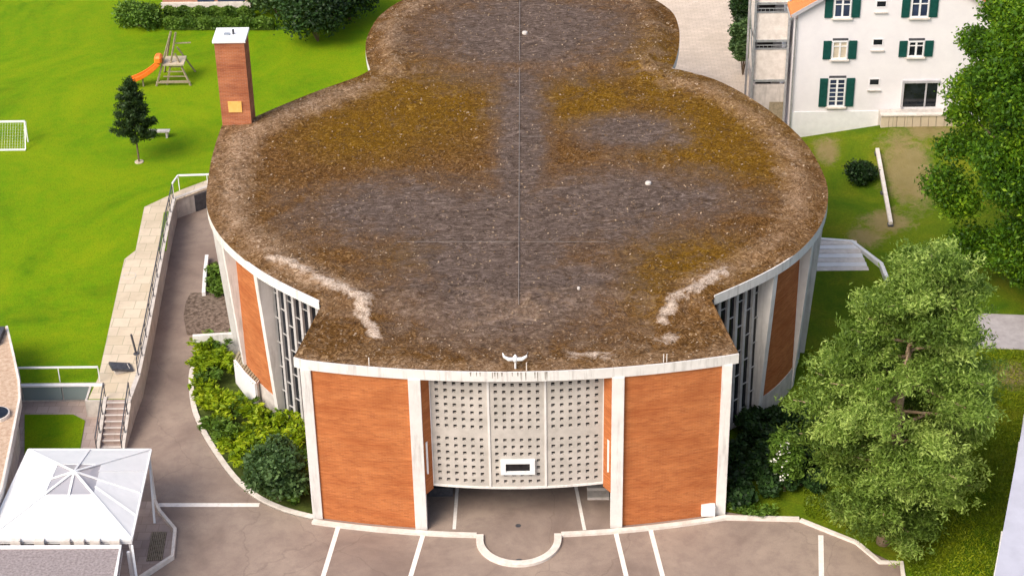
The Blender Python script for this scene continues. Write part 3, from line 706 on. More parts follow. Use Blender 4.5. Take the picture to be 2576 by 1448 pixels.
railing('railing', 'dark sloping handrail on the driveway side of the stair', [(sx1+.1, 6.3, .2), (sx1+.1, 9.4, LZ+.12)], .85, 1.1, M['darkmetal'], mid=1)
railing('railing', 'dark sloping handrail on the yard side of the stair', [(sx0-.12, 6.3, .2), (sx0-.12, 9.4, LZ+.12)], .85, 1.1, M['darkmetal'], mid=1)
c0 = at(306, 932, LZ)
hb = thing('stone_slab', 'dark sloping slab lying on the terrace above the stair', 'slab', (c0[0], c0[1], LZ))
MB().box((c0[0], c0[1], LZ+.25), (1.15, .75, .12), .45, Matrix.Rotation(.35, 3, 'Y')).build('slab', M['darkmetal'], hb)
MB().box((c0[0], c0[1], LZ+.09), (.8, .5, .18), .45).build('plinth', M['concrete'], hb)
c0 = at(343, 890, LZ)
bol = thing('leaning_post', 'dark leaning metal post on the terrace beside the long railing', 'post', (c0[0], c0[1], LZ))
MB().tube([(c0[0], c0[1], LZ), (c0[0]-.15, c0[1]+.05, LZ+1.2)], .06, 8).build('shaft', M['darkmetal'], bol); MB().tube([(c0[0], c0[1], LZ+.0), (c0[0], c0[1], LZ+.05)], .16, 10).build('foot', M['darkmetal'], bol)
# low white walls and gravel beside the church's left flank
wbx = thing('white_wall', 'white cross wall between the brown gravel bed and the green planting', 'wall', (*at(535, 885, 0), 0))
a = at(490, 892, .0); b = at(596, 885, .0)
MB().bar((a[0], a[1], .62), (b[0]+.2, b[1], .62), .22, 1.25).build('wall', M['white'], wbx)
gb = [at(*p, .0) for p in ((470, 842), (462, 800), (468, 765), (480, 742), (560, 742), (600, 840))]
mb = MB().prism(gb, -.05, .16); structure('gravel_bed', mb, M['gravelbed'])
gb = [at(*p, .0) for p in ((521, 745), (524, 668), (545, 660), (590, 760))]
mb = MB().prism(gb, -.05, .1); structure('side_bed', mb, M['soil'])
MB().wallstrip([at(520, 748), at(523, 690), at(525, 660)], -.05, .35, .16)
kb = MB().wallstrip([at(518, 750), at(521, 700), at(526, 655)], -.05, .4, .2).build('edging', M['white_clean']); tag(kb, 'short white edging beside the narrow green strip on the left flank', 'edging')
lw = thing('light_well', 'white-walled stepped light well at the foot of the left brick bay', 'light well', (*at(625, 950), 0))
q4 = [at(587, 906, 1.5), at(612, 938, 1.5), at(640, 965, 1.5), at(669, 931, 1.5), at(599, 880, 1.5)]; pA, pB, pC = q4[0], q4[1], q4[2]
MB().wallstrip(q4[:3], -.05, 1.52, .12).build('parapet', M['white_clean'], lw)
MB().prism([q4[2], (q4[2][0]+.12, q4[2][1]+.1), (q4[3][0], q4[3][1]+.12), q4[3]], -.05, 1.45).build('end_wall', M['concrete'], lw)
MB().prism([(q4[0][0]+.1, q4[0][1]), (q4[2][0]+.05, q4[2][1]+.12), (q4[3][0], q4[3][1]+.1), q4[4]], 1.2, 1.36).build('shaft', M['dark'], lw)
for i in range(11):
    k = (i+.5)/11; a = lerp3((*q4[0], 0), (*q4[2], 0), k); b = lerp3((*q4[4], 0), (*q4[3], 0), k)
    MB().bar((a[0], a[1], 1.46), (b[0], b[1], 1.46), .13, .06).build('slat', M['wood'], lw)

# ------------------------------------------------------------------ gazebo with white canopy
gzc = [at(72, 1131, 3.0), at(380, 1131, 3.0), at(331, 1357, 3.0), at(-34, 1357, 3.0)]
ap = at(180, 1212, 4.0); gcx, gcy = sum(p[0] for p in gzc)/4, sum(p[1] for p in gzc)/4
gaz = thing('gazebo', 'white peaked fabric canopy on slender posts beside the driveway', 'gazebo', (gcx, gcy, 0))
gcx += .1
apex = (gcx, gcy+.1, 4.15)
C3 = [(p[0], p[1], 3.0) for p in gzc]; I3 = []
for c in C3: I3.append(lerp3(c, apex, .66))
mb = MB(); top = MB()
for i in range(4):
    j = (i+1) % 4; n0 = 10
    for k in range(n0):
        a, b = lerp3(C3[i], C3[j], k/n0), lerp3(C3[i], C3[j], (k+1)/n0); c_, d_ = lerp3(I3[i], I3[j], (k+1)/n0), lerp3(I3[i], I3[j], k/n0)
        mb.add([a, b, c_, d_], [(0, 1, 2, 3)])
    top.add([I3[i], I3[j], apex], [(0, 1, 2)])
for i in range(4):
    j = (i+1) % 4; mb.add([C3[i], C3[j], (C3[j][0], C3[j][1], 2.78), (C3[i][0], C3[i][1], 2.78)], [(0, 1, 2, 3)])
o = mb.build('canopy', M['membrane'], gaz, recalc=False); s = o.modifiers.new('t', 'SOLIDIFY'); s.thickness = .03
o = top.build('clear_panel', M['clearfilm'], gaz, recalc=False)
for i in range(4):
    j = (i+1) % 4; mb = MB(); up = lambda p: (p[0], p[1], p[2]+.05)
    mb.bar(up(C3[i]), up(apex), .11, .05); mid = lerp3(C3[i], C3[j], .5); mb.bar(up(lerp3(mid, apex, .62 if i not in (0, 1) else .02)), up(apex), .10, .05)
    if i == 1:
        for t in (.25, .75): mb.bar(up(lerp3(C3[i], C3[j], t)), up(lerp3(I3[i], I3[j], t)), .09, .04)
    mb.build('rib', M['white_clean'], gaz)
    mb = MB().bar(C3[i], C3[j], .09, .12); mb.build('edge_beam', M['white_clean'], gaz)
for i in range(4):
    q = lerp3(C3[i], (gcx, gcy, 3.0), .04); MB().bar((q[0], q[1], 0), (q[0], q[1], 2.95), .12, .12).build('post', M['white_clean'], gaz)
q = C3[1]; MB().bar((q[0]-.1, q[1]-.1, 2.8), (q[0]+.15, q[1]-1.9, 0.1), .1, .1).build('brace', M['white_clean'], gaz)
q = C3[2]; MB().bar((q[0], q[1]-.1, 2.8), (q[0]+.5, q[1]-2.0, 0.1), .1, .1).build('brace', M['white_clean'], gaz)
# paved corner beside it, with its white edging and sunken grate
dk = [at(*p) for p in ((384, 1262), (398, 1292), (437, 1338), (431, 1404), (345, 1460), (250, 1460), (250, 1262))]
mb = MB().prism(dk, -.05, .05); structure('corner_paving', mb, M['yard'])
e = MB().wallstrip(dk[:5], .0, .24, .16).build('edging', M['kerb']); tag(e, 'pale angular edging round the small paved corner beside the gazebo', 'edging')
gr = [at(*p, .06) for p in ((382, 1337), (420, 1337), (408, 1408), (368, 1410))]
g_ = thing('sunken_grate', 'brown rectangular grate in the small paved corner by the gazebo', 'grate', (*gr[0], .05))
MB().prism(gr, .05, .075).build('plate', M['gravelbed'], g_)
mb = MB()
for k in range(8):
    a = lerp3((*gr[0], 0), (*gr[1], 0), (k+.5)/8); b = lerp3((*gr[3], 0), (*gr[2], 0), (k+.5)/8); mb.bar((a[0], a[1], .085), (b[0], b[1], .085), .04, .02)
mb.build('bar', M['wood'], g_)
# flat-roofed annex in front of the gazebo
an = thing('annex_building', 'low annex with grey gravel flat roof and white edge at bottom left', 'building', (-21, -10, 0))
ra = [at(-60, 1375, 3.0), at(306, 1373, 3.0), at(292, 1470, 3.0), at(230, 1700, 3.0), at(-60, 1700, 3.0)]
MB().prism(ra, 2.7, 3.0).build('roof', M['greygravel'], an)
MB().wallstrip([ra[0], ra[1], ra[2], ra[3]], 2.62, 3.1, -.16).build('roof_edge', M['white_clean'], an)
wl_ = offset(ra[1:4], -.5); wl_ = [(p[0]-.5, p[1]-.3) for p in ra[1:4]]
uvwall('brick_wall', wl_[::-1], 0, 2.68, M['brickdark'], an); 
uvwall('brick_wall', [(ra[0][0], ra[0][1]-.4), wl_[0]], 0, 2.68, M['brickdark'], an)
mb = MB()
for px in (40, 100, 165, 200, 240, 290):
    p = at(px, 1366, 2.9); mb.bb(p[0]-.22, p[0]+.22, p[1]-.1, p[1]+.12, 2.85, 3.12)
mb.build('gutter_block', M['kerb'], an)
MB().bar((ra[1][0]+.25, ra[1][1], 0), (ra[1][0]+.25, ra[1][1], 2.7), .12, .12).build('post', M['white_clean'], an)
# stone-roofed building at the left edge
lb = thing('stone_roof_building', 'building with beige stone roof and round dark skylight cut by the left edge', 'building', (-27, 6, 0))
rl = [at(-120, 820, 3.4), at(14, 822, 3.4), at(30, 890, 3.4), at(44, 958, 3.4), at(46, 1003, 3.4), at(25, 1110, 3.4), at(0, 1228, 3.4), at(-40, 1330, 3.4), at(-120, 1330, 3.4)]
MB().prism(rl, 3.1, 3.4).build('roof', M['stoneroof'], lb)
MB().wallstrip(rl[1:8][::-1], 2.95, 3.46, -.12).build('roof_edge', M['kerb'], lb)
MB().prism([(p[0]-.35, p[1]) for p in rl], 0, 3.1).build('wall', M['concrete'], lb)
c0 = at(-6, 1046, 3.4)
MB().tube([(c0[0], c0[1], 3.4), (c0[0], c0[1], 3.62)], .52, 24).build('skylight', M['glass'], lb)
rg = [(c0[0]+.6*math.cos(2*math.pi*k/24), c0[1]+.6*math.sin(2*math.pi*k/24)) for k in range(24)]
MB().wallstrip(rg, 3.38, 3.58, .08, True).build('skylight_rim', M['kerb'], lb)
a = at(-10, 838, 3.4); MB().bb(a[0]-.6, a[0]+.45, a[1]-1.2, a[1]+.2, 3.4, 3.7).build('roof_hatch', M['darkmetal'], lb)

# ------------------------------------------------------------------ white building at the right edge
wb = thing('white_building', 'tall white building wall cut off by the lower right edge', 'building', (24, 2, 0))
a, b = Vector((*at(2586, 1075, 0), 0)), Vector((*at(2518, 1448, 0), 0)); d = (b-a).normalized(); a2 = a-d*3; b2 = b+d*12; nrm = Vector((-d.y, d.x, 0))
if nrm.x < 0: nrm = -nrm
MB().prism([tuple(a2.xy), tuple(b2.xy), tuple((b2+nrm*9).xy), tuple((a2+nrm*9).xy)], 0, 9).build('wall', M['lavender'], wb)
MB().bar(a2-nrm*.06+Vector((0, 0, .14)), b2-nrm*.06+Vector((0, 0, .14)), .12, .28).build('plinth', M['white_clean'], wb)
MB().bar(a2-nrm*.10+Vector((0, 0, 1.2)), b2-nrm*.10+Vector((0, 0, 1.2)), .06, .08).build('trim', M['greyfin'], wb)
for k in range(7):
    q = a+d*(1.6+k*2.1); MB().bar(q-nrm*.012+Vector((0, 0, .3)), q-nrm*.012+Vector((0, 0, 8.9)), .05, .05).build('joint', M['greyfin'], wb)
mb = MB(); p0 = b-d*.4
mb.bar(p0-nrm*.25+Vector((0, 0, 1.6)), p0-nrm*.25+d*3+Vector((0, 0, 1.6)), .07, .07); mb.bar(p0-nrm*.25+Vector((0, 0, 1.2)), p0-nrm*.25+Vector((0, 0, 2.2)), .08, .08); mb.build('bracket', M['white_clean'], wb)

# ------------------------------------------------------------------ the white house with green shutters
HY = 39.2
hx0, _ = on_y(1990, 300, HY); hx1 = hx0+12.0
_, ze = on_y(1989, 30, HY); hm = (hx0+hx1)/2; HDP = 11.0; zr = ze+6*.62
house = thing('house', 'white rendered house with green shutters and orange tiled roof', 'house', (hx0, HY, 0))
mb = MB()
g = [(hx0, -.3), (hx1, -.3), (hx1, ze), (hm, zr), (hx0, ze)]
mb.add([(x, HY, z) for x, z in g]+[(x, HY+HDP, z) for x, z in g], [(0, 1, 2, 3, 4), (9, 8, 7, 6, 5), (0, 5, 6, 1), (1, 6, 7, 2), (3, 8, 9, 4), (2, 7, 8, 3), (4, 9, 5, 0)])
mb.build('wall', M['render'], house)
ro_ = MB()
for s, xe in ((-1, hx0), (1, hx1)):
    d = Vector((xe-hm, 0, ze-zr)).normalized(); e = Vector((xe, 0, ze))+d*.55; top_ = Vector((hm, 0, zr))
    up = Vector((0, 0, .05)); th = Vector((0, 0, .2))
    v = [Vector((p.x, y, p.z))+o_ for p in (e, top_) for y in (HY-.32, HY+HDP+.3) for o_ in (up, up+th)]
    ro_.add(v, [(0, 1, 3, 2), (4, 6, 7, 5), (1, 5, 7, 3), (0, 2, 6, 4), (0, 4, 5, 1), (2, 3, 7, 6)])
ro_.build('roof', M['tiles'], house)
for s, xe in ((-1, hx0), (1, hx1)):
    d = Vector((xe-hm, 0, ze-zr)).normalized(); e = Vector((xe, 0, ze))+d*.5
    MB().bar((e.x, HY-.34, e.z+.08), (hm, HY-.34, zr+.08), .06, .22).build('verge_board', M['greyfin'], house)
MB().tube([(hx0-.45, HY-.3, ze-.36), (hx0-.45, HY+HDP, ze-.36)], .09, 8).build('gutter', M['metal'], house)
MB().tube([(hx0-.1, HY-.12, ze-.4), (hx0-.1, HY-.12, .3)], .06, 8).build('downpipe', M['metal'], house)
def rectw(px0, py0, px1, py1):
    x0, z1 = on_y(px0, py0, HY); x1, z0 = on_y(px1, py1, HY); return x0, x1, z0, z1
def window(px0, py0, px1, py1, panes=1, glassm='glassblue', shut=True, french=False):
    """frame with two casements; shutters either side"""
    x0, x1, z0, z1 = rectw(px0, py0, px1, py1)
    wn_ = MB().bb(x0, x1, HY-.03, HY+.03, z0, z1).build('window', M[glassm], house)
    fm = MB(); t = .085
    for (a, b, c, d) in ((x0-t, x0, z0-t, z1+t), (x1, x1+t, z0-t, z1+t), (x0, x1, z1, z1+t), (x0, x1, z0-t, z0)): fm.bb(a, b, HY-.10, HY+.02, c, d)
    xm = (x0+x1)/2; fm.bb(xm-.06, xm+.06, HY-.075, HY-.031, z0, z1)
    if not french: fm.bb(x0, x1, HY-.072, HY-.0312, z0+(z1-z0)*.70, z0+(z1-z0)*.70+.06)
    else:
        for k in range(1, 6): fm.bb(x0, x1, HY-.07, HY-.0312, z0+(z1-z0)*k/6-.02, z0+(z1-z0)*k/6+.02)
    fm.build('frame', M['white_clean'], wn_)
    MB().bb(x0-t, x1+t, HY-.03, HY-.002, z1+t+.002, z1+t+.16).build('lintel_shadow', M['darkmetal'], wn_)  # thin dark strip, painted shadow of the lintel along the window head
    MB().bb(x0-.2, x1+.2, HY-.2, HY-.002, z0-t-.10, z0-t-.003).build('sill', M['kerb'], wn_)
    if shut:
        sw = .50
        for a in (x0-t-.06-sw, x1+t+.06):
            sh = MB().bb(a, a+sw, HY-.08, HY-.02, z0-t, z1+t)
            for k in range(int((z1-z0)/.09)): sh.bb(a+.06, a+sw-.06, HY-.095, HY-.079, z0+k*.09, z0+k*.09+.045)
            sh.build('shutter', M['greenshutter'], house)
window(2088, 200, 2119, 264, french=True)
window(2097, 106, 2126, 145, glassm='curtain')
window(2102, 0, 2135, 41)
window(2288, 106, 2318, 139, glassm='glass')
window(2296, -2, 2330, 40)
for (px, py) in ((2199, 207), (2208, 107), (2217, 11)):
    x0, x1, z0, z1 = rectw(px-11, py-7, px+10, py+6)
    sw_ = MB().bb(x0, x1, HY-.012, HY+.03, z0, z1).build('small_window', M['glass'], house)
    fm = MB()
    for (a, b, c, d) in ((x0-.06, x0, z0-.06, z1+.06), (x1, x1+.06, z0-.06, z1+.06), (x0, x1, z1, z1+.06), (x0, x1, z0-.06, z0)): fm.bb(a, b, HY-.03, HY+.02, c, d)
    fm.build('frame', M['render'], sw_); MB().bb(x0-.15, x1+.15, HY-.13, HY-.002, z0-.42, z0-.36).build('sill', M['concrete'], sw_)
x0, x1, z0, z1 = rectw(2274, 208, 2352, 268)
lg = MB().bb(x0, x1, HY-.02, HY+.04, z0, z1).build('garden_door', M['glass'], house)
fm = MB(); fm.bb(x0-.12, x0, HY-.14, HY+.02, z0, z1+.16); fm.bb(x0, x1+.1, HY-.14, HY+.02, z1, z1+.16); fm.bb(x0+1.35, x0+1.45, HY-.06, HY-.021, z0, z1); fm.build('frame', M['greyfin'], lg)
# plinth line
x, z = on_y(2050, 281, HY); MB().bb(hx0-.02, hx0+8.0, HY-.05, HY-.002, z-3.2, z).build('plinth', M['white_clean'], house)
# terrace box in front of the garden door
tb = thing('deck', 'raised wooden terrace box under the garden door of the white house', 'terrace', (24, 37.5, 0))
xa, zt = on_y(2216, 292, HY-1.0); xb = xa+5.6; zf_ = on_y(2216, 331, HY-1.0)[1]
MB().bb(xa, xb, HY-1.0, HY-.06, zf_-1.0, zt).build('platform', M['concrete'], tb)
for k in range(11):
    MB().bb(xa+k*.5+.01, xa+k*.5+.48, HY-1.08, HY-1.002, zf_, zt+.02).build('plank', M['terrace'], tb)
MB().bb(xa-.05, xb, HY-1.15, HY-.8, zt+.03, zt+.12).build('coping', M['kerb'], tb)
lsz = on_y(2240, 344, HY-1.5)[1]
MB().bb(xa+.5, xb, HY-1.6, HY-1.01, lsz-.8, lsz).build('step', M['concrete'], tb)
# balcony stack on the house's left side
bal = thing('balcony_tower', 'stack of pale balconies on grey steel posts at the left side of the white house', 'balcony', (hx0-2, HY+2, 0))
BX0, BX1, BY = hx0-2.35, hx0-.25, HY+1.6
for (pt_, pb) in ((-62, 6), (32, 100), (124, 200), (214, 285)):
    zt_ = on_y(1945, pt_, BY)[1]; zb_ = on_y(1945, pb, BY)[1]
    if pt_ < 210:
        MB().bb(BX0, BX1, BY-.05, BY+3.2, zb_-.16, zb_).build('slab', M['metal'], bal)
        mb = MB().bb(BX0+.05, BX1-.05, BY, BY+.06, zb_, zt_-.02); mb.bb(BX0, BX0+.05, BY, BY+3.1, zb_, zt_); mb.build('parapet', M['stoneroof'] if False else M['pavers_plain'] if 'pavers_plain' in M else M['kerb'], bal)
        MB().bb(BX0-.03, BX1, BY-.04, BY+.1, zt_-.02, zt_+.05).build('handrail', M['metal'], bal)
    else:
        MB().bb(BX0, BX1, BY, BY+.2, -.1, zt_).build('base_wall', M['concrete'], bal)
        MB().bb(BX0+1.1, BX1-.1, BY-.04, BY-.002, .0, zt_-1.2).build('base_door', M['wood'], bal)
MB().bb(BX0+.1, BX1, BY+3.05, BY+3.15, 0, on_y(1945, -90, BY)[1]).build('back_wall', M['greyfin'], bal)
MB().bb(BX0+.5, BX0+1.5, BY+2.95, BY+3.04, 1, on_y(1945, -90, BY)[1]-.2).build('back_door', M['dark'], bal)
ztop = on_y(1945, -90, BY)[1]
for pt_ in (-62, 32, 124):
    zt_ = on_y(1945, pt_, BY)[1]; mb = MB().bar((BX0, BY-.02, zt_+.28), (BX1, BY-.02, zt_+.28), .05, .05)
    for k in range(9): mb.bar((BX0+(BX1-BX0)*k/8, BY-.02, zt_), (BX0+(BX1-BX0)*k/8, BY-.02, zt_+.28), .025, .025)
    mb.build('top_rail', M['metal'], bal)
for x, y in ((BX0-.1, BY-.12), (BX0-.1, BY+3.2), (BX1-.05, BY-.12)): MB().bar((x, y, 0), (x, y, ztop), .13, .13).build('post', M['metal'], bal)
MB().bar((BX0-.45, BY-.1, ztop-2.5), (BX0-.1, BY-.1, ztop-7.2), .07, .07).build('brace', M['metal'], bal)
# sunken stair with white coping right of the nave
sk = thing('sunken_stair', 'sunken stair with pale steps and white coping right of the nave', 'stairs', (*at(2110, 660), 0))
sp_ = [at(*p, .5) for p in ((2040, 600), (2140, 607), (2212, 662), (2235, 720))]
MB().wallstrip(sp_, -.1, .5, .22).build('coping_wall', M['white_clean'], sk)
for i in range(11):
    py = 722-i*9.5; y1 = at(2110, py, .1)[1]; x1 = at(2150 if i < 4 else 2185-(i-4)*5, py, .1)[0]
    MB().bb(14.6, x1, y1, y1+.42, 0.0, .05+.04*i).build('step', M['white_clean'] if i % 2 else M['kerb'], sk)

# garden rail and bench
a, b = at(2203, 408, .5), at(2239, 572, .3)
lg_ = thing('garden_beam', 'long pale timber beam lying in the garden beside the dark round bush', 'beam', (*a, .4))
za, zb = gz(*a)+.22, gz(*b)+.22
MB().bar((*a, za), (*b, zb), .22, .22).build('beam', M['kerb'], lg_)
for t in (.02, .5, .985):
    p = (a[0]+(b[0]-a[0])*t, a[1]+(b[1]-a[1])*t); MB().bb(p[0]-.16, p[0]+.16, p[1]-.16, p[1]+.16, -.05, gz(*p)+.12).build('support', M['darkmetal'], lg_)

# ------------------------------------------------------------------ things on the lawn
c0 = at(432, 215, LZ); px_ = c0[0]
ps = thing('play_frame', 'wooden climbing frame with an orange slide on the lawn', 'playground', (*at(432, 215, LZ), LZ))
a0, a1 = at(393, 218, LZ), at(480, 215, LZ); yb = (a0[1]+a1[1])/2
X0, X1 = a0[0], a1[0]; Yp = yb; H1 = on_y(415, 165, Yp)[1]; Ht = on_y(432, 80, Yp+.6)[1]; xt0 = on_y(430, 85, Yp+.6)[0]
for (p, q) in (((X0, Yp, LZ), (xt0, Yp+.6, Ht)), ((X1, Yp, LZ), (xt0+.1, Yp+.6, H1+.6)), ((X0+.2, Yp+2.2, LZ), (xt0, Yp+.6, Ht)), ((X1, Yp+2.2, LZ), (xt0+.1, Yp+1.6, H1+.6)), ((X0+.7, Yp+.2, LZ), (xt0+.3, Yp+.7, Ht-.1))):
    MB().bar(p, q, .10, .10).build('pole', M['wood'], ps)
MB().bb(xt0-.7, xt0+.7, Yp+.1, Yp+1.5, H1-.1, H1).build('platform', M['terrace'], ps)
mb = MB()
for k in range(1, 5):
    t = k/5; mb.bar((X0+(xt0-X0)*t, Yp+.5*t, LZ+(H1-LZ)*t), (X1+(xt0-X1)*t*.8, Yp+.5*t, LZ+(H1-LZ)*t), .06, .06)
mb.bar((X0, Yp+.02, LZ+.25), (X1, Yp+.02, LZ+.25), .09, .09); mb.bar((xt0+.2, Yp+.7, Ht-.9), (X1+.15, Yp+.9, Ht-.95), .07, .07); mb.build('rung', M['wood'], ps)
sl0 = on_y(400, 160, Yp+.3); sl1 = on_y(330, 202, Yp)
mb = MB(); K = 10; pts = []
for k in range(K+1):
    t = k/K; x = sl0[0]+(sl1[0]-sl0[0])*t; z = sl0[1]+(sl1[1]-sl0[1])*(t**.85 if t < .8 else t**.85); pts.append((x, Yp+.3-.5*t, z+.12*math.sin(t*math.pi)*-1))
for i in range(K):
    mb.bar(pts[i], pts[i+1], .62, .06)
    for s in (-.31, .31): mb.bar((pts[i][0], pts[i][1]+s, pts[i][2]+.1), (pts[i+1][0], pts[i+1][1]+s, pts[i+1][2]+.1), .05, .24)
mb.build('slide', M['orangeplastic'], ps)
MB().box((sl0[0], Yp+.3, sl0[1]+.35), (.5, .78, .55)).build('slide_hood', M['orangeplastic'], ps, bevel=.12)
MB().bar((pts[6][0], pts[6][1], LZ), pts[6], .09, .09).build('slide_support', M['wood'], ps)
# football goal
g0, g1 = at(-58, 360, LZ), at(66, 375, LZ)
gl = thing('football_goal', 'white football goal with net on the lawn at the left edge', 'goal', (*g1, LZ))
zt = on_y(55, 302, g1[1]+.0)[1]; gx0, gx1 = g0[0], g1[0]; gy = g1[1]; gh = 1.45
MB().bar((gx0, gy+1.0, LZ+gh), (gx1-.1, gy+1.0, LZ+gh), .10, .10).build('crossbar', M['white_clean'], gl)
for x in (gx0, gx1-.1): MB().bar((x, gy+1.0, LZ), (x, gy+1.0, LZ+gh), .08, .08).build('goalpost', M['white_clean'], gl)
for x in (gx0, gx1): MB().bar((x, gy-.2, LZ+.05), (x-.1, gy+1.0, LZ+gh), .06, .06).build('stay', M['white_clean'], gl)
MB().bar((gx0, gy-.2, LZ+.06), (gx1, gy-.2, LZ+.06), .09, .09).build('ground_bar', M['white_clean'], gl)
mb = MB()
for k in range(21):
    x = gx0+(gx1-gx0)*k/20; mb.bar((x, gy+1.0, LZ+gh), (x, gy-.2, LZ+.06), .006, .006)
for k in range(10):
    t = k/10; mb.bar((gx0, gy+1.0-1.2*t, LZ+gh-(gh-.06)*t), (gx1, gy+1.0-1.2*t, LZ+gh-(gh-.06)*t), .006, .006)
mb.build('net', M['metal'], gl)
c0 = at(405, 345, LZ)
be = thing('bench', 'pale backless bench on the lawn behind the young fir', 'bench', (*c0, LZ))
MB().bb(c0[0]-.75, c0[0]+.6, c0[1]-.2, c0[1]+.2, LZ+.40, LZ+.47).build('seat', M['concrete'], be)
for s in (-.55, .4): MB().bb(c0[0]+s-.06, c0[0]+s+.06, c0[1]-.17, c0[1]+.17, LZ, LZ+.399).build('leg', M['concrete'], be)

# ------------------------------------------------------------------ foliage
def leafmesh(P, size, up=.5, name='crown', mat=None, parent=None, aspect=.55, tintv=None, droop=0.0, nrm=None):
    """P: (n,3) leaf centres -> one mesh of small bent quads with a tint attribute"""
    n = len(P); s = size*(.6+.8*rng.random(n))
    d = rng.normal(size=(n, 3)); d[:, 2] = d[:, 2]*up-droop
    if nrm is not None: d += nrm*1.0
    d /= np.linalg.norm(d, axis=1)[:, None]+1e-9
    r = rng.normal(size=(n, 3)); a = np.cross(d, r); a /= np.linalg.norm(a, axis=1)[:, None]+1e-9
    b = np.cross(a, d)
    L = d*s[:, None]; Wd = a*(s*aspect*.5)[:, None]; bend = b*(s*.12)[:, None]
    v = np.empty((n, 4, 3)); v[:, 0] = P-L*.5; v[:, 1] = P+Wd+bend; v[:, 2] = P+L*.5; v[:, 3] = P-Wd+bend
    v = v.reshape(-1, 3); o0 = origin(parent); v = v-np.array(o0)
    me = bpy.data.meshes.new(name); me.vertices.add(4*n); me.vertices.foreach_set('co', v.ravel().astype(np.float32))
    me.loops.add(4*n); me.loops.foreach_set('vertex_index', np.arange(4*n, dtype=np.int32))
    me.polygons.add(n); me.polygons.foreach_set('loop_start', np.arange(n, dtype=np.int32)*4)
    try: me.polygons.foreach_set('loop_total', np.full(n, 4, dtype=np.int32))
    except Exception: pass
    me.update(calc_edges=True)
    tv = tintv if tintv is not None else rng.random(n)
    at0 = me.attributes.new('tint', 'FLOAT', 'POINT'); at0.data.foreach_set('value', np.repeat(np.clip(tv, 0, 1), 4).astype(np.float32))
    return link(name, me, mat, parent)
def clumps(centers, radii, per, flat=.8, shell=.55):
    Ps = []; Ts = []
    for c, r in zip(centers, radii):
        k = max(6, int(per*r*r)); d = rng.normal(size=(k, 3)); d /= np.linalg.norm(d, axis=1)[:, None]
        rr = r*(shell+(1-shell)*rng.random(k)**.5)*(1+.18*rng.normal(size=k)); p = d*rr[:, None]; p[:, 2] *= flat
        Ps.append(p+np.array(c)); base = rng.random()*.45+.2; Ts.append(np.clip(base+.22*rng.normal(size=k), 0, 1))
    return np.concatenate(Ps), np.concatenate(Ts)
def trunk_mesh(name, base, top, r0, r1, parent, limbs=(), wob=.15):
    mb = MB(); n = 8; b, t = Vector(base), Vector(top); pts = [b.lerp(t, k/n)+Vector((random.uniform(-wob, wob), random.uniform(-wob, wob), 0))*(0 if k == 0 else 1) for k in range(n+1)]
    mb.tube(pts, [r0+(r1-r0)*(k/n)**.8 for k in range(n+1)], 10)
    for (t0, q, rr) in limbs:
        p = pts[min(n, int(t0*n))]; q = Vector(q); mid = p.lerp(q, .5)+Vector((0, 0, .25)); mb.tube([p, mid, q], [rr, rr*.6, rr*.2], 6)
    return mb.build(name, M['bark'], parent, smooth=True)

# large broad-leaved tree at right
bx, by = 29.7, 22.3
T = thing('broadleaf_tree', 'large bright green broadleaf tree at the upper right of the garden', 'tree', (bx, by, 0))
cs_, rs_ = [], []
for k in range(150):
    t = rng.random(); zz = 1.7+t*17.7
    R_ = 6.7*math.sin(math.pi*min(1, (.20+.74*t)))**.6
    if t > .8: R_ *= .95
    th = rng.random()*2*math.pi; q = R_*(.55+.45*rng.random()**.5)
    cs_.append((bx+q*math.cos(th), by+q*math.sin(th), zz)); rs_.append(.6+1.0*rng.random())
P, Tn = clumps(cs_, rs_, 820, .75, .4)
leafmesh(P, .235, .6, 'crown', M['leaf_big'], T, .5, Tn, droop=.55)
trunk_mesh('trunk', (bx, by, -.1), (bx, by, 13), .45, .12, T, [(.3+.08*k, cs_[k*7], .16) for k in range(9)])

# feathery pine in front of the right flank
bx, by = 16.95, -1.3
T = thing('pine_tree', 'tall feathery grey-green pine in front of the right church wall', 'tree', (bx, by, 0))
P_, N_, T_ = [], [], []; limbs = []
HT = 15.6
for k in range(150):
    t = (k+.5)/150; z = .9+t*(HT-1.2); env = 4.5*(min(1, .50+1.3*t) if t < .42 else 1.0)*(1-max(0, t-.5)/.56)**.62*(1+.12*math.sin(k*1.7)+.07*math.sin(k*.31))
    th = k*2.399+rng.normal()*.35; Lb = env*(.62+.40*rng.random()); up = .15+.55*t
    sk = 1.2*t*t; tip = np.array([bx+sk+Lb*math.cos(th), by+Lb*math.sin(th), z+Lb*up*.35]); root = np.array([bx+sk*.6, by, z])
    if .35 < t < .78 and math.cos(th+1.75) > .84 and k % 3:
        if k % 4 == 0: limbs.append((root, root+(tip-root)*.7))
        continue
    if k % 2 == 0: limbs.append((root, tip))
    m_ = int(18+Lb*14); base = .02+.80*rng.random()**1.2
    for j in range(m_):
        s = .3+.7*rng.random()**.6; c = root+(tip-root)*s+rng.normal(size=3)*np.array([.30, .30, .16])*(.6+.5*s)*1.15
        k2 = 22; P_.append(c+rng.normal(size=(k2, 3))*np.array([.15, .15, .11])); T_.append(np.clip(base+.18*rng.normal(size=k2), 0, 1))
P = np.concatenate(P_); Tn = np.concatenate(T_)
print('pine leaves', len(P))
leafmesh(P, .21, .9, 'crown', M['leaf_pine'], T, .30, Tn, droop=-.15)
mb = MB().tube([(bx+.1*math.sin(k*.8)+.72*(k/10)**2, by, -.1+k*HT/10) for k in range(11)], [.34-.03*k for k in range(11)], 10)
for r_, t_ in limbs: mb.tube([tuple(r_), tuple((r_+t_)/2+np.array([0, 0, -.1])), tuple(t_)], [.09, .06, .02], 5)
mb.build('trunk', M['barklight'], T, smooth=True)

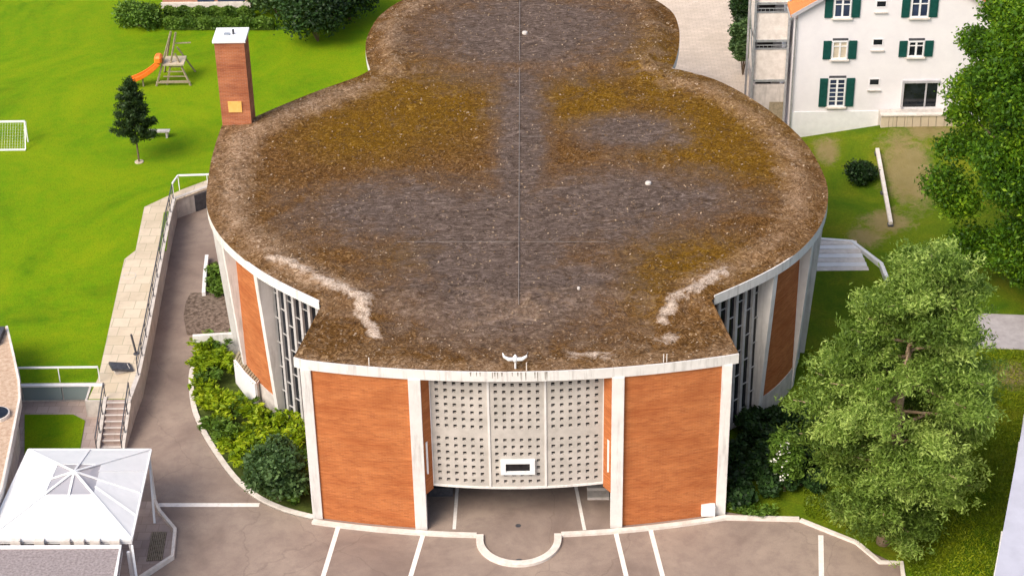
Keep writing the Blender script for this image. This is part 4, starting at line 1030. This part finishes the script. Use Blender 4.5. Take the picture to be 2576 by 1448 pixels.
# young fir on the lawn
bx, by = at(350, 408, LZ)
T = thing('young_fir', 'small dark young fir on the lawn with thin bare stem', 'tree', (bx, by, LZ))
P_, T_ = [], []
for k in range(46):
    t = k/46; z = LZ+1.6+t*4.0; env = 1.55*(1-t)**.75+.12; th = k*2.4; Lb = env*(.7+.45*rng.random())
    for j in range(int(10+Lb*16)):
        s = .15+.85*rng.random(); c = np.array([bx+Lb*s*math.cos(th), by+Lb*s*math.sin(th), z+.28*s*Lb]); P_.append(c+rng.normal(size=(9, 3))*.10); T_.append(np.clip(.35+.2*rng.normal(size=9), 0, 1))
leafmesh(np.concatenate(P_), .24, .8, 'crown', M['leaf_conifer'], T, .25, np.concatenate(T_))
mb = MB().tube([(bx, by, LZ-.05), (bx, by, LZ+3.2), (bx-.05, by, LZ+5.5)], [.06, .045, .015], 7); mb.build('trunk', M['bark'], T)
MB().tube([(bx, by, LZ), (bx, by, LZ+.05)], .28, 12).build('mulch_ring', M['terrace'], T)

def bush(name, label, cat, loc, rx, ry, rz_, mat, size, count, group=None, lobes=9, up=.5, aspect=.55, shellr=.45):
    x, y, z = loc; T = thing(name, label, cat, loc, group); cs_, rs_ = [], []
    for k in range(lobes):
        th = rng.random()*6.28; q = rng.random()**.5*.62; cs_.append((x+rx*q*math.cos(th), y+ry*q*math.sin(th), z+rz_*(.35+.45*rng.random()*(1-q*.4)))); rs_.append(min(rx, ry, rz_*.9)*(.38+.25*rng.random()))
    P, Tn = clumps(cs_, rs_, count/(sum(r*r for r in rs_)), .85, shellr); P[:, 2] = np.maximum(P[:, 2], z+.02)
    leafmesh(P, size, up, 'foliage', M[mat], T, aspect, Tn)
    mb = MB()
    for c in cs_[:5]: mb.tube([(x, y, z-.05), ((x+c[0])/2, (y+c[1])/2, z+(c[2]-z)*.55), c], [.05, .035, .012], 5)
    mb.build('stem', M['bark'], T); return T
bush('rhododendron', 'big dark green rounded shrub against the front left white post', 'shrub', (*at(705, 1262), .07), 1.75, 1.35, 3.9, 'leaf_shrub', .24, 9000, lobes=16)
bush('shrub', 'dark round bush in the garden beside the pale beam', 'shrub', (*at(2163, 462, .5), gz(*at(2163, 462, .5))), 1.05, .95, 1.5, 'leaf_dark', .2, 5000, lobes=12)
bush('shrub', 'light green spreading bush on the lawn at the top left', 'shrub', (*at(352, 66, LZ), LZ), 1.9, 1.4, 1.7, 'leaf_bush', .22, 6500, lobes=16)
for k, (px, py, rx, h, lab) in enumerate(((800, 104, 2.6, 5.0, 'dark round evergreen nearest the lawn, right of the chimney'), (700, 40, 2.4, 4.5, 'dark evergreen above the chimney, left of the round one'), (880, 50, 2.4, 4.6, 'dark evergreen touching the chapel roof in the picture'))):
    bush('evergreen_tree', lab, 'tree', (*at(px, py, LZ), LZ), rx, 2.2, h, 'leaf_dark' if k != 1 else 'leaf_shrub', .26, 12000, 'dark evergreens behind the church', 22)
for k, (px, py, h, lab) in enumerate(((900, -20, 6.5, 'bright leafed tree behind the dark evergreens beside the chapel'), (660, 15, 3.2, 'green bush at the right end of the hedge'))):
    bush('leafy_tree', lab, 'tree', (*at(px, py, LZ), LZ), 2.6 if k == 0 else 1.3, 2.2 if k == 0 else 1.2, h, 'leaf_bush', .26, 8000 if k == 0 else 3000, lobes=18)
# hedges near the far house
def hedge(label, px0, px1, py, z, h, d, mat, cnt):
    a, b = at(px0, py, z), at(px1, py, z); T = thing('hedge', label, 'hedge', (a[0], a[1], z)); k = cnt
    t = rng.random(k); P = np.stack([a[0]+(b[0]-a[0])*t, a[1]+(b[1]-a[1])*t+(rng.random(k)-.5)*d, z+h*(.15+.9*rng.random(k)**.4*(1+.15*np.sin(t*37)))], 1)
    leafmesh(P, .2, .5, 'foliage', M[mat], T, .5, np.clip(.5+.25*np.sin(t*23)+.25*rng.normal(size=k), 0, 1))
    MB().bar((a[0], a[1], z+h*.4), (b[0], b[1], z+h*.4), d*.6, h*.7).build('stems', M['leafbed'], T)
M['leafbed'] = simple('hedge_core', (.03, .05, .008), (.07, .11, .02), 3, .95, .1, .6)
hedge('low trimmed hedge at the edge of the lawn below the far house', 415, 690, 74, LZ, .75, .8, 'leaf_bush', 9000)
hedge('second low hedge directly in front of the far house wall', 415, 640, 45, LZ, .7, .7, 'leaf_bush', 6000)
# far house, its lower wall showing
fh = thing('far_house', 'pinkish house with white window ledges at the top edge behind the hedges', 'house', (*at(520, 30, LZ), LZ))
a, b = at(412, 33, LZ), at(628, 33, LZ)
MB().bb(a[0], b[0], a[1], a[1]+8, LZ, LZ+3.4).build('wall', M['brickdark'], fh)
z0 = on_y(500, 14, a[1])[1]
MB().bb(a[0]-.1, b[0]+.1, a[1]-.25, a[1]-.002, z0-.12, z0+.28).build('ledge', M['kerb'], fh)
MB().bb(a[0]-.3, b[0]+.3, a[1]-.7, a[1]+8, LZ+3.4, LZ+3.6).build('roof', M['brickroof'] if 'brickroof' in M else M['tiles'], fh)
x0, x1 = on_y(498, 14, a[1])[0], on_y(540, 14, a[1])[0]
for xa_, xb_ in ((x0, x1), (x1+.25, b[0]-.3)):
    w_ = MB().bb(xa_, xb_, a[1]-.06, a[1]-.003, z0+.3, z0+1.2).build('window', M['glassblue'], fh)
    mb = MB(); mb.bb(xa_-.08, xb_+.08, a[1]-.35, a[1]-.256, z0-.35, z0-.15); mb.build('window_box', M['white_clean'], w_)
# tall dark climber between courtyard and balconies
bush('columnar_shrub', 'tall narrow dark green shrub between the pale courtyard and the balconies', 'shrub', (*at(1868, 188, 0), 0), .95, 1.5, 5.0, 'leaf_shrub', .24, 9000, lobes=26)
bush('columnar_shrub', 'dark green shrub further back along the pale courtyard', 'shrub', (*at(1866, 100, 0), 0), 1.0, 1.4, 4.6, 'leaf_dark', .24, 8000, lobes=22)

# planting: ferny plants in the left bed
def fern(label, loc, r, h, mat, cnt, size=.3, group='bright green plants in the left bed'):
    x, y, z = loc; T = thing('leafy_plant', label, 'plant', loc, group); P = []; Nn = []; Tt = []
    nb = 13
    for k in range(nb):
        th = k*2*math.pi/nb+rng.normal()*.2; rr = r*(.75+.4*rng.random()); hh = h*(.75+.4*rng.random()); bt = .35+.5*rng.random()
        for j in range(cnt//nb):
            s = rng.random(); q = rr*s; zz = z+hh*math.sin(min(1, s*1.15)*math.pi*.62)
            P.append((x+q*math.cos(th)+rng.normal()*.06, y+q*math.sin(th)+rng.normal()*.06, max(z+.04, zz+rng.normal()*.05))); Nn.append((math.cos(th), math.sin(th), .2)); Tt.append(bt+.15*rng.normal()-.2*(1-s))
    leafmesh(np.array(P), size, .4, 'fronds', M[mat], T, .38, np.array(Tt), nrm=np.array(Nn))
bedpoly = [p for p in bed]
spots = []; tries = 0
while len(spots) < 44 and tries < 6000:
    tries += 1; px, py = random.uniform(478, 770), random.uniform(880, 1305); p = at(px, py, .07)
    if inside(p[0], p[1], bedpoly) and edge_dist(p[0], p[1], bedk, False) > .55 and p[0] < -9.9 and all(math.hypot(p[0]-q[0], p[1]-q[1]) > .62 for q in spots):
        if edge_dist(p[0], p[1], wall_all, False) < .6 or edge_dist(p[0], p[1], [pA, pB, pC], False) < .8: continue
        spots.append((p[0], p[1], px, py))
for i, (x, y, px, py) in enumerate(spots):
    fern('bright yellow-green arching leafy plant in the left bed beside the driveway kerb', (x, y, .07), random.uniform(.55, .85), random.uniform(.5, 1.0), 'leaf_fern' if random.random() < .75 else 'leaf_bush', 420)
for i, (px, py) in enumerate(((540, 700), (543, 728), (550, 750))):
    fern(('farthest', 'middle', 'nearest')[i]+' of the three green plants in the narrow strip on the left flank', (*at(px, py), .1), .5, .6, 'leaf_bush', 260, .25, 'plants in the narrow strip')
# right bed: darker big-leaved shrubs
rb = thing
k = 0; spots = []
tries = 0
while len(spots) < 26 and tries < 4000:
    tries += 1; px, py = random.uniform(1835, 2060), random.uniform(1060, 1300); p = at(px, py, .05)
    if edge_dist(p[0], p[1], wall_all, False) > .7 and p[1] > arc(p[0])+.3 and p[0] > 10.2 and all(math.hypot(p[0]-q[0], p[1]-q[1]) > .85 for q in spots): spots.append(p)
for i, p in enumerate(spots):
    bush('shrub', 'dark green glossy shrub in the shaded bed between the front post and the pine', 'shrub', (p[0], p[1], .03), .75, .75, random.uniform(.8, 1.7), 'leaf_dark', .26, 1100, 'dark shrubs in the right bed', 5, shellr=.2)
for i, (px, py) in enumerate(((1850, 1285), (1872, 1292), (1905, 1298), (1935, 1295))):
    fern(('first', 'second', 'third', 'fourth')[i]+' small bright plant from the right front post, beside the kerb', (*at(px, py), .05), .4, .35, 'leaf_bush', 200, .2, 'small bright plants by the right kerb')
T = thing('flowering_shrub', 'pale green shrub with white blossoms at the left side of the pine', 'shrub', (*at(1972, 1235), .03), )
c0 = at(1972, 1235); P, Tn = clumps([(c0[0]+.3*math.cos(k*1.9), c0[1]+.3*math.sin(k*1.9), 1.3+.32*k) for k in range(6)], [.62]*6, 1500, .8, .3)
leafmesh(P, .2, .5, 'foliage', M['leaf_bush'], T, .5, Tn+.2)
P, Tn = clumps([(c0[0]-.3, c0[1]-.5, 1.4), (c0[0]-.4, c0[1]-.4, 2.2), (c0[0]-.2, c0[1]-.45, 2.9)], [.35]*3, 160, .8, .6); leafmesh(P, .13, .5, 'blossom', M['petal'], T, .9, Tn)
MB().tube([(c0[0], c0[1], -.02), (c0[0], c0[1], 2.6)], [.06, .02], 6).build('stem', M['bark'], T)
# weeds and tussocks in the right-hand grass
P = []
for k in range(34000):
    px, py = random.uniform(2020, 2580), random.uniform(880, 1470); p = at(px, py, .03)
    if p[0] < gk[3][0]+.45 and p[1] < gk[0][1]+.6-(p[0]-gk[0][0])*.62: continue
    P.append((p[0], p[1], .06+abs(rng.normal())*.07))
P = np.array(P); o = leafmesh(P, .16, 1.2, 'rough_grass', M['leaf_grass'], None, .25, np.clip(.5+.35*np.sin(P[:, 0]*1.3)+.2*rng.normal(size=len(P)), 0, 1), droop=-.8)
tag(o, 'rough yellow-green grass of the plot at the lower right', 'grass', kind='stuff')
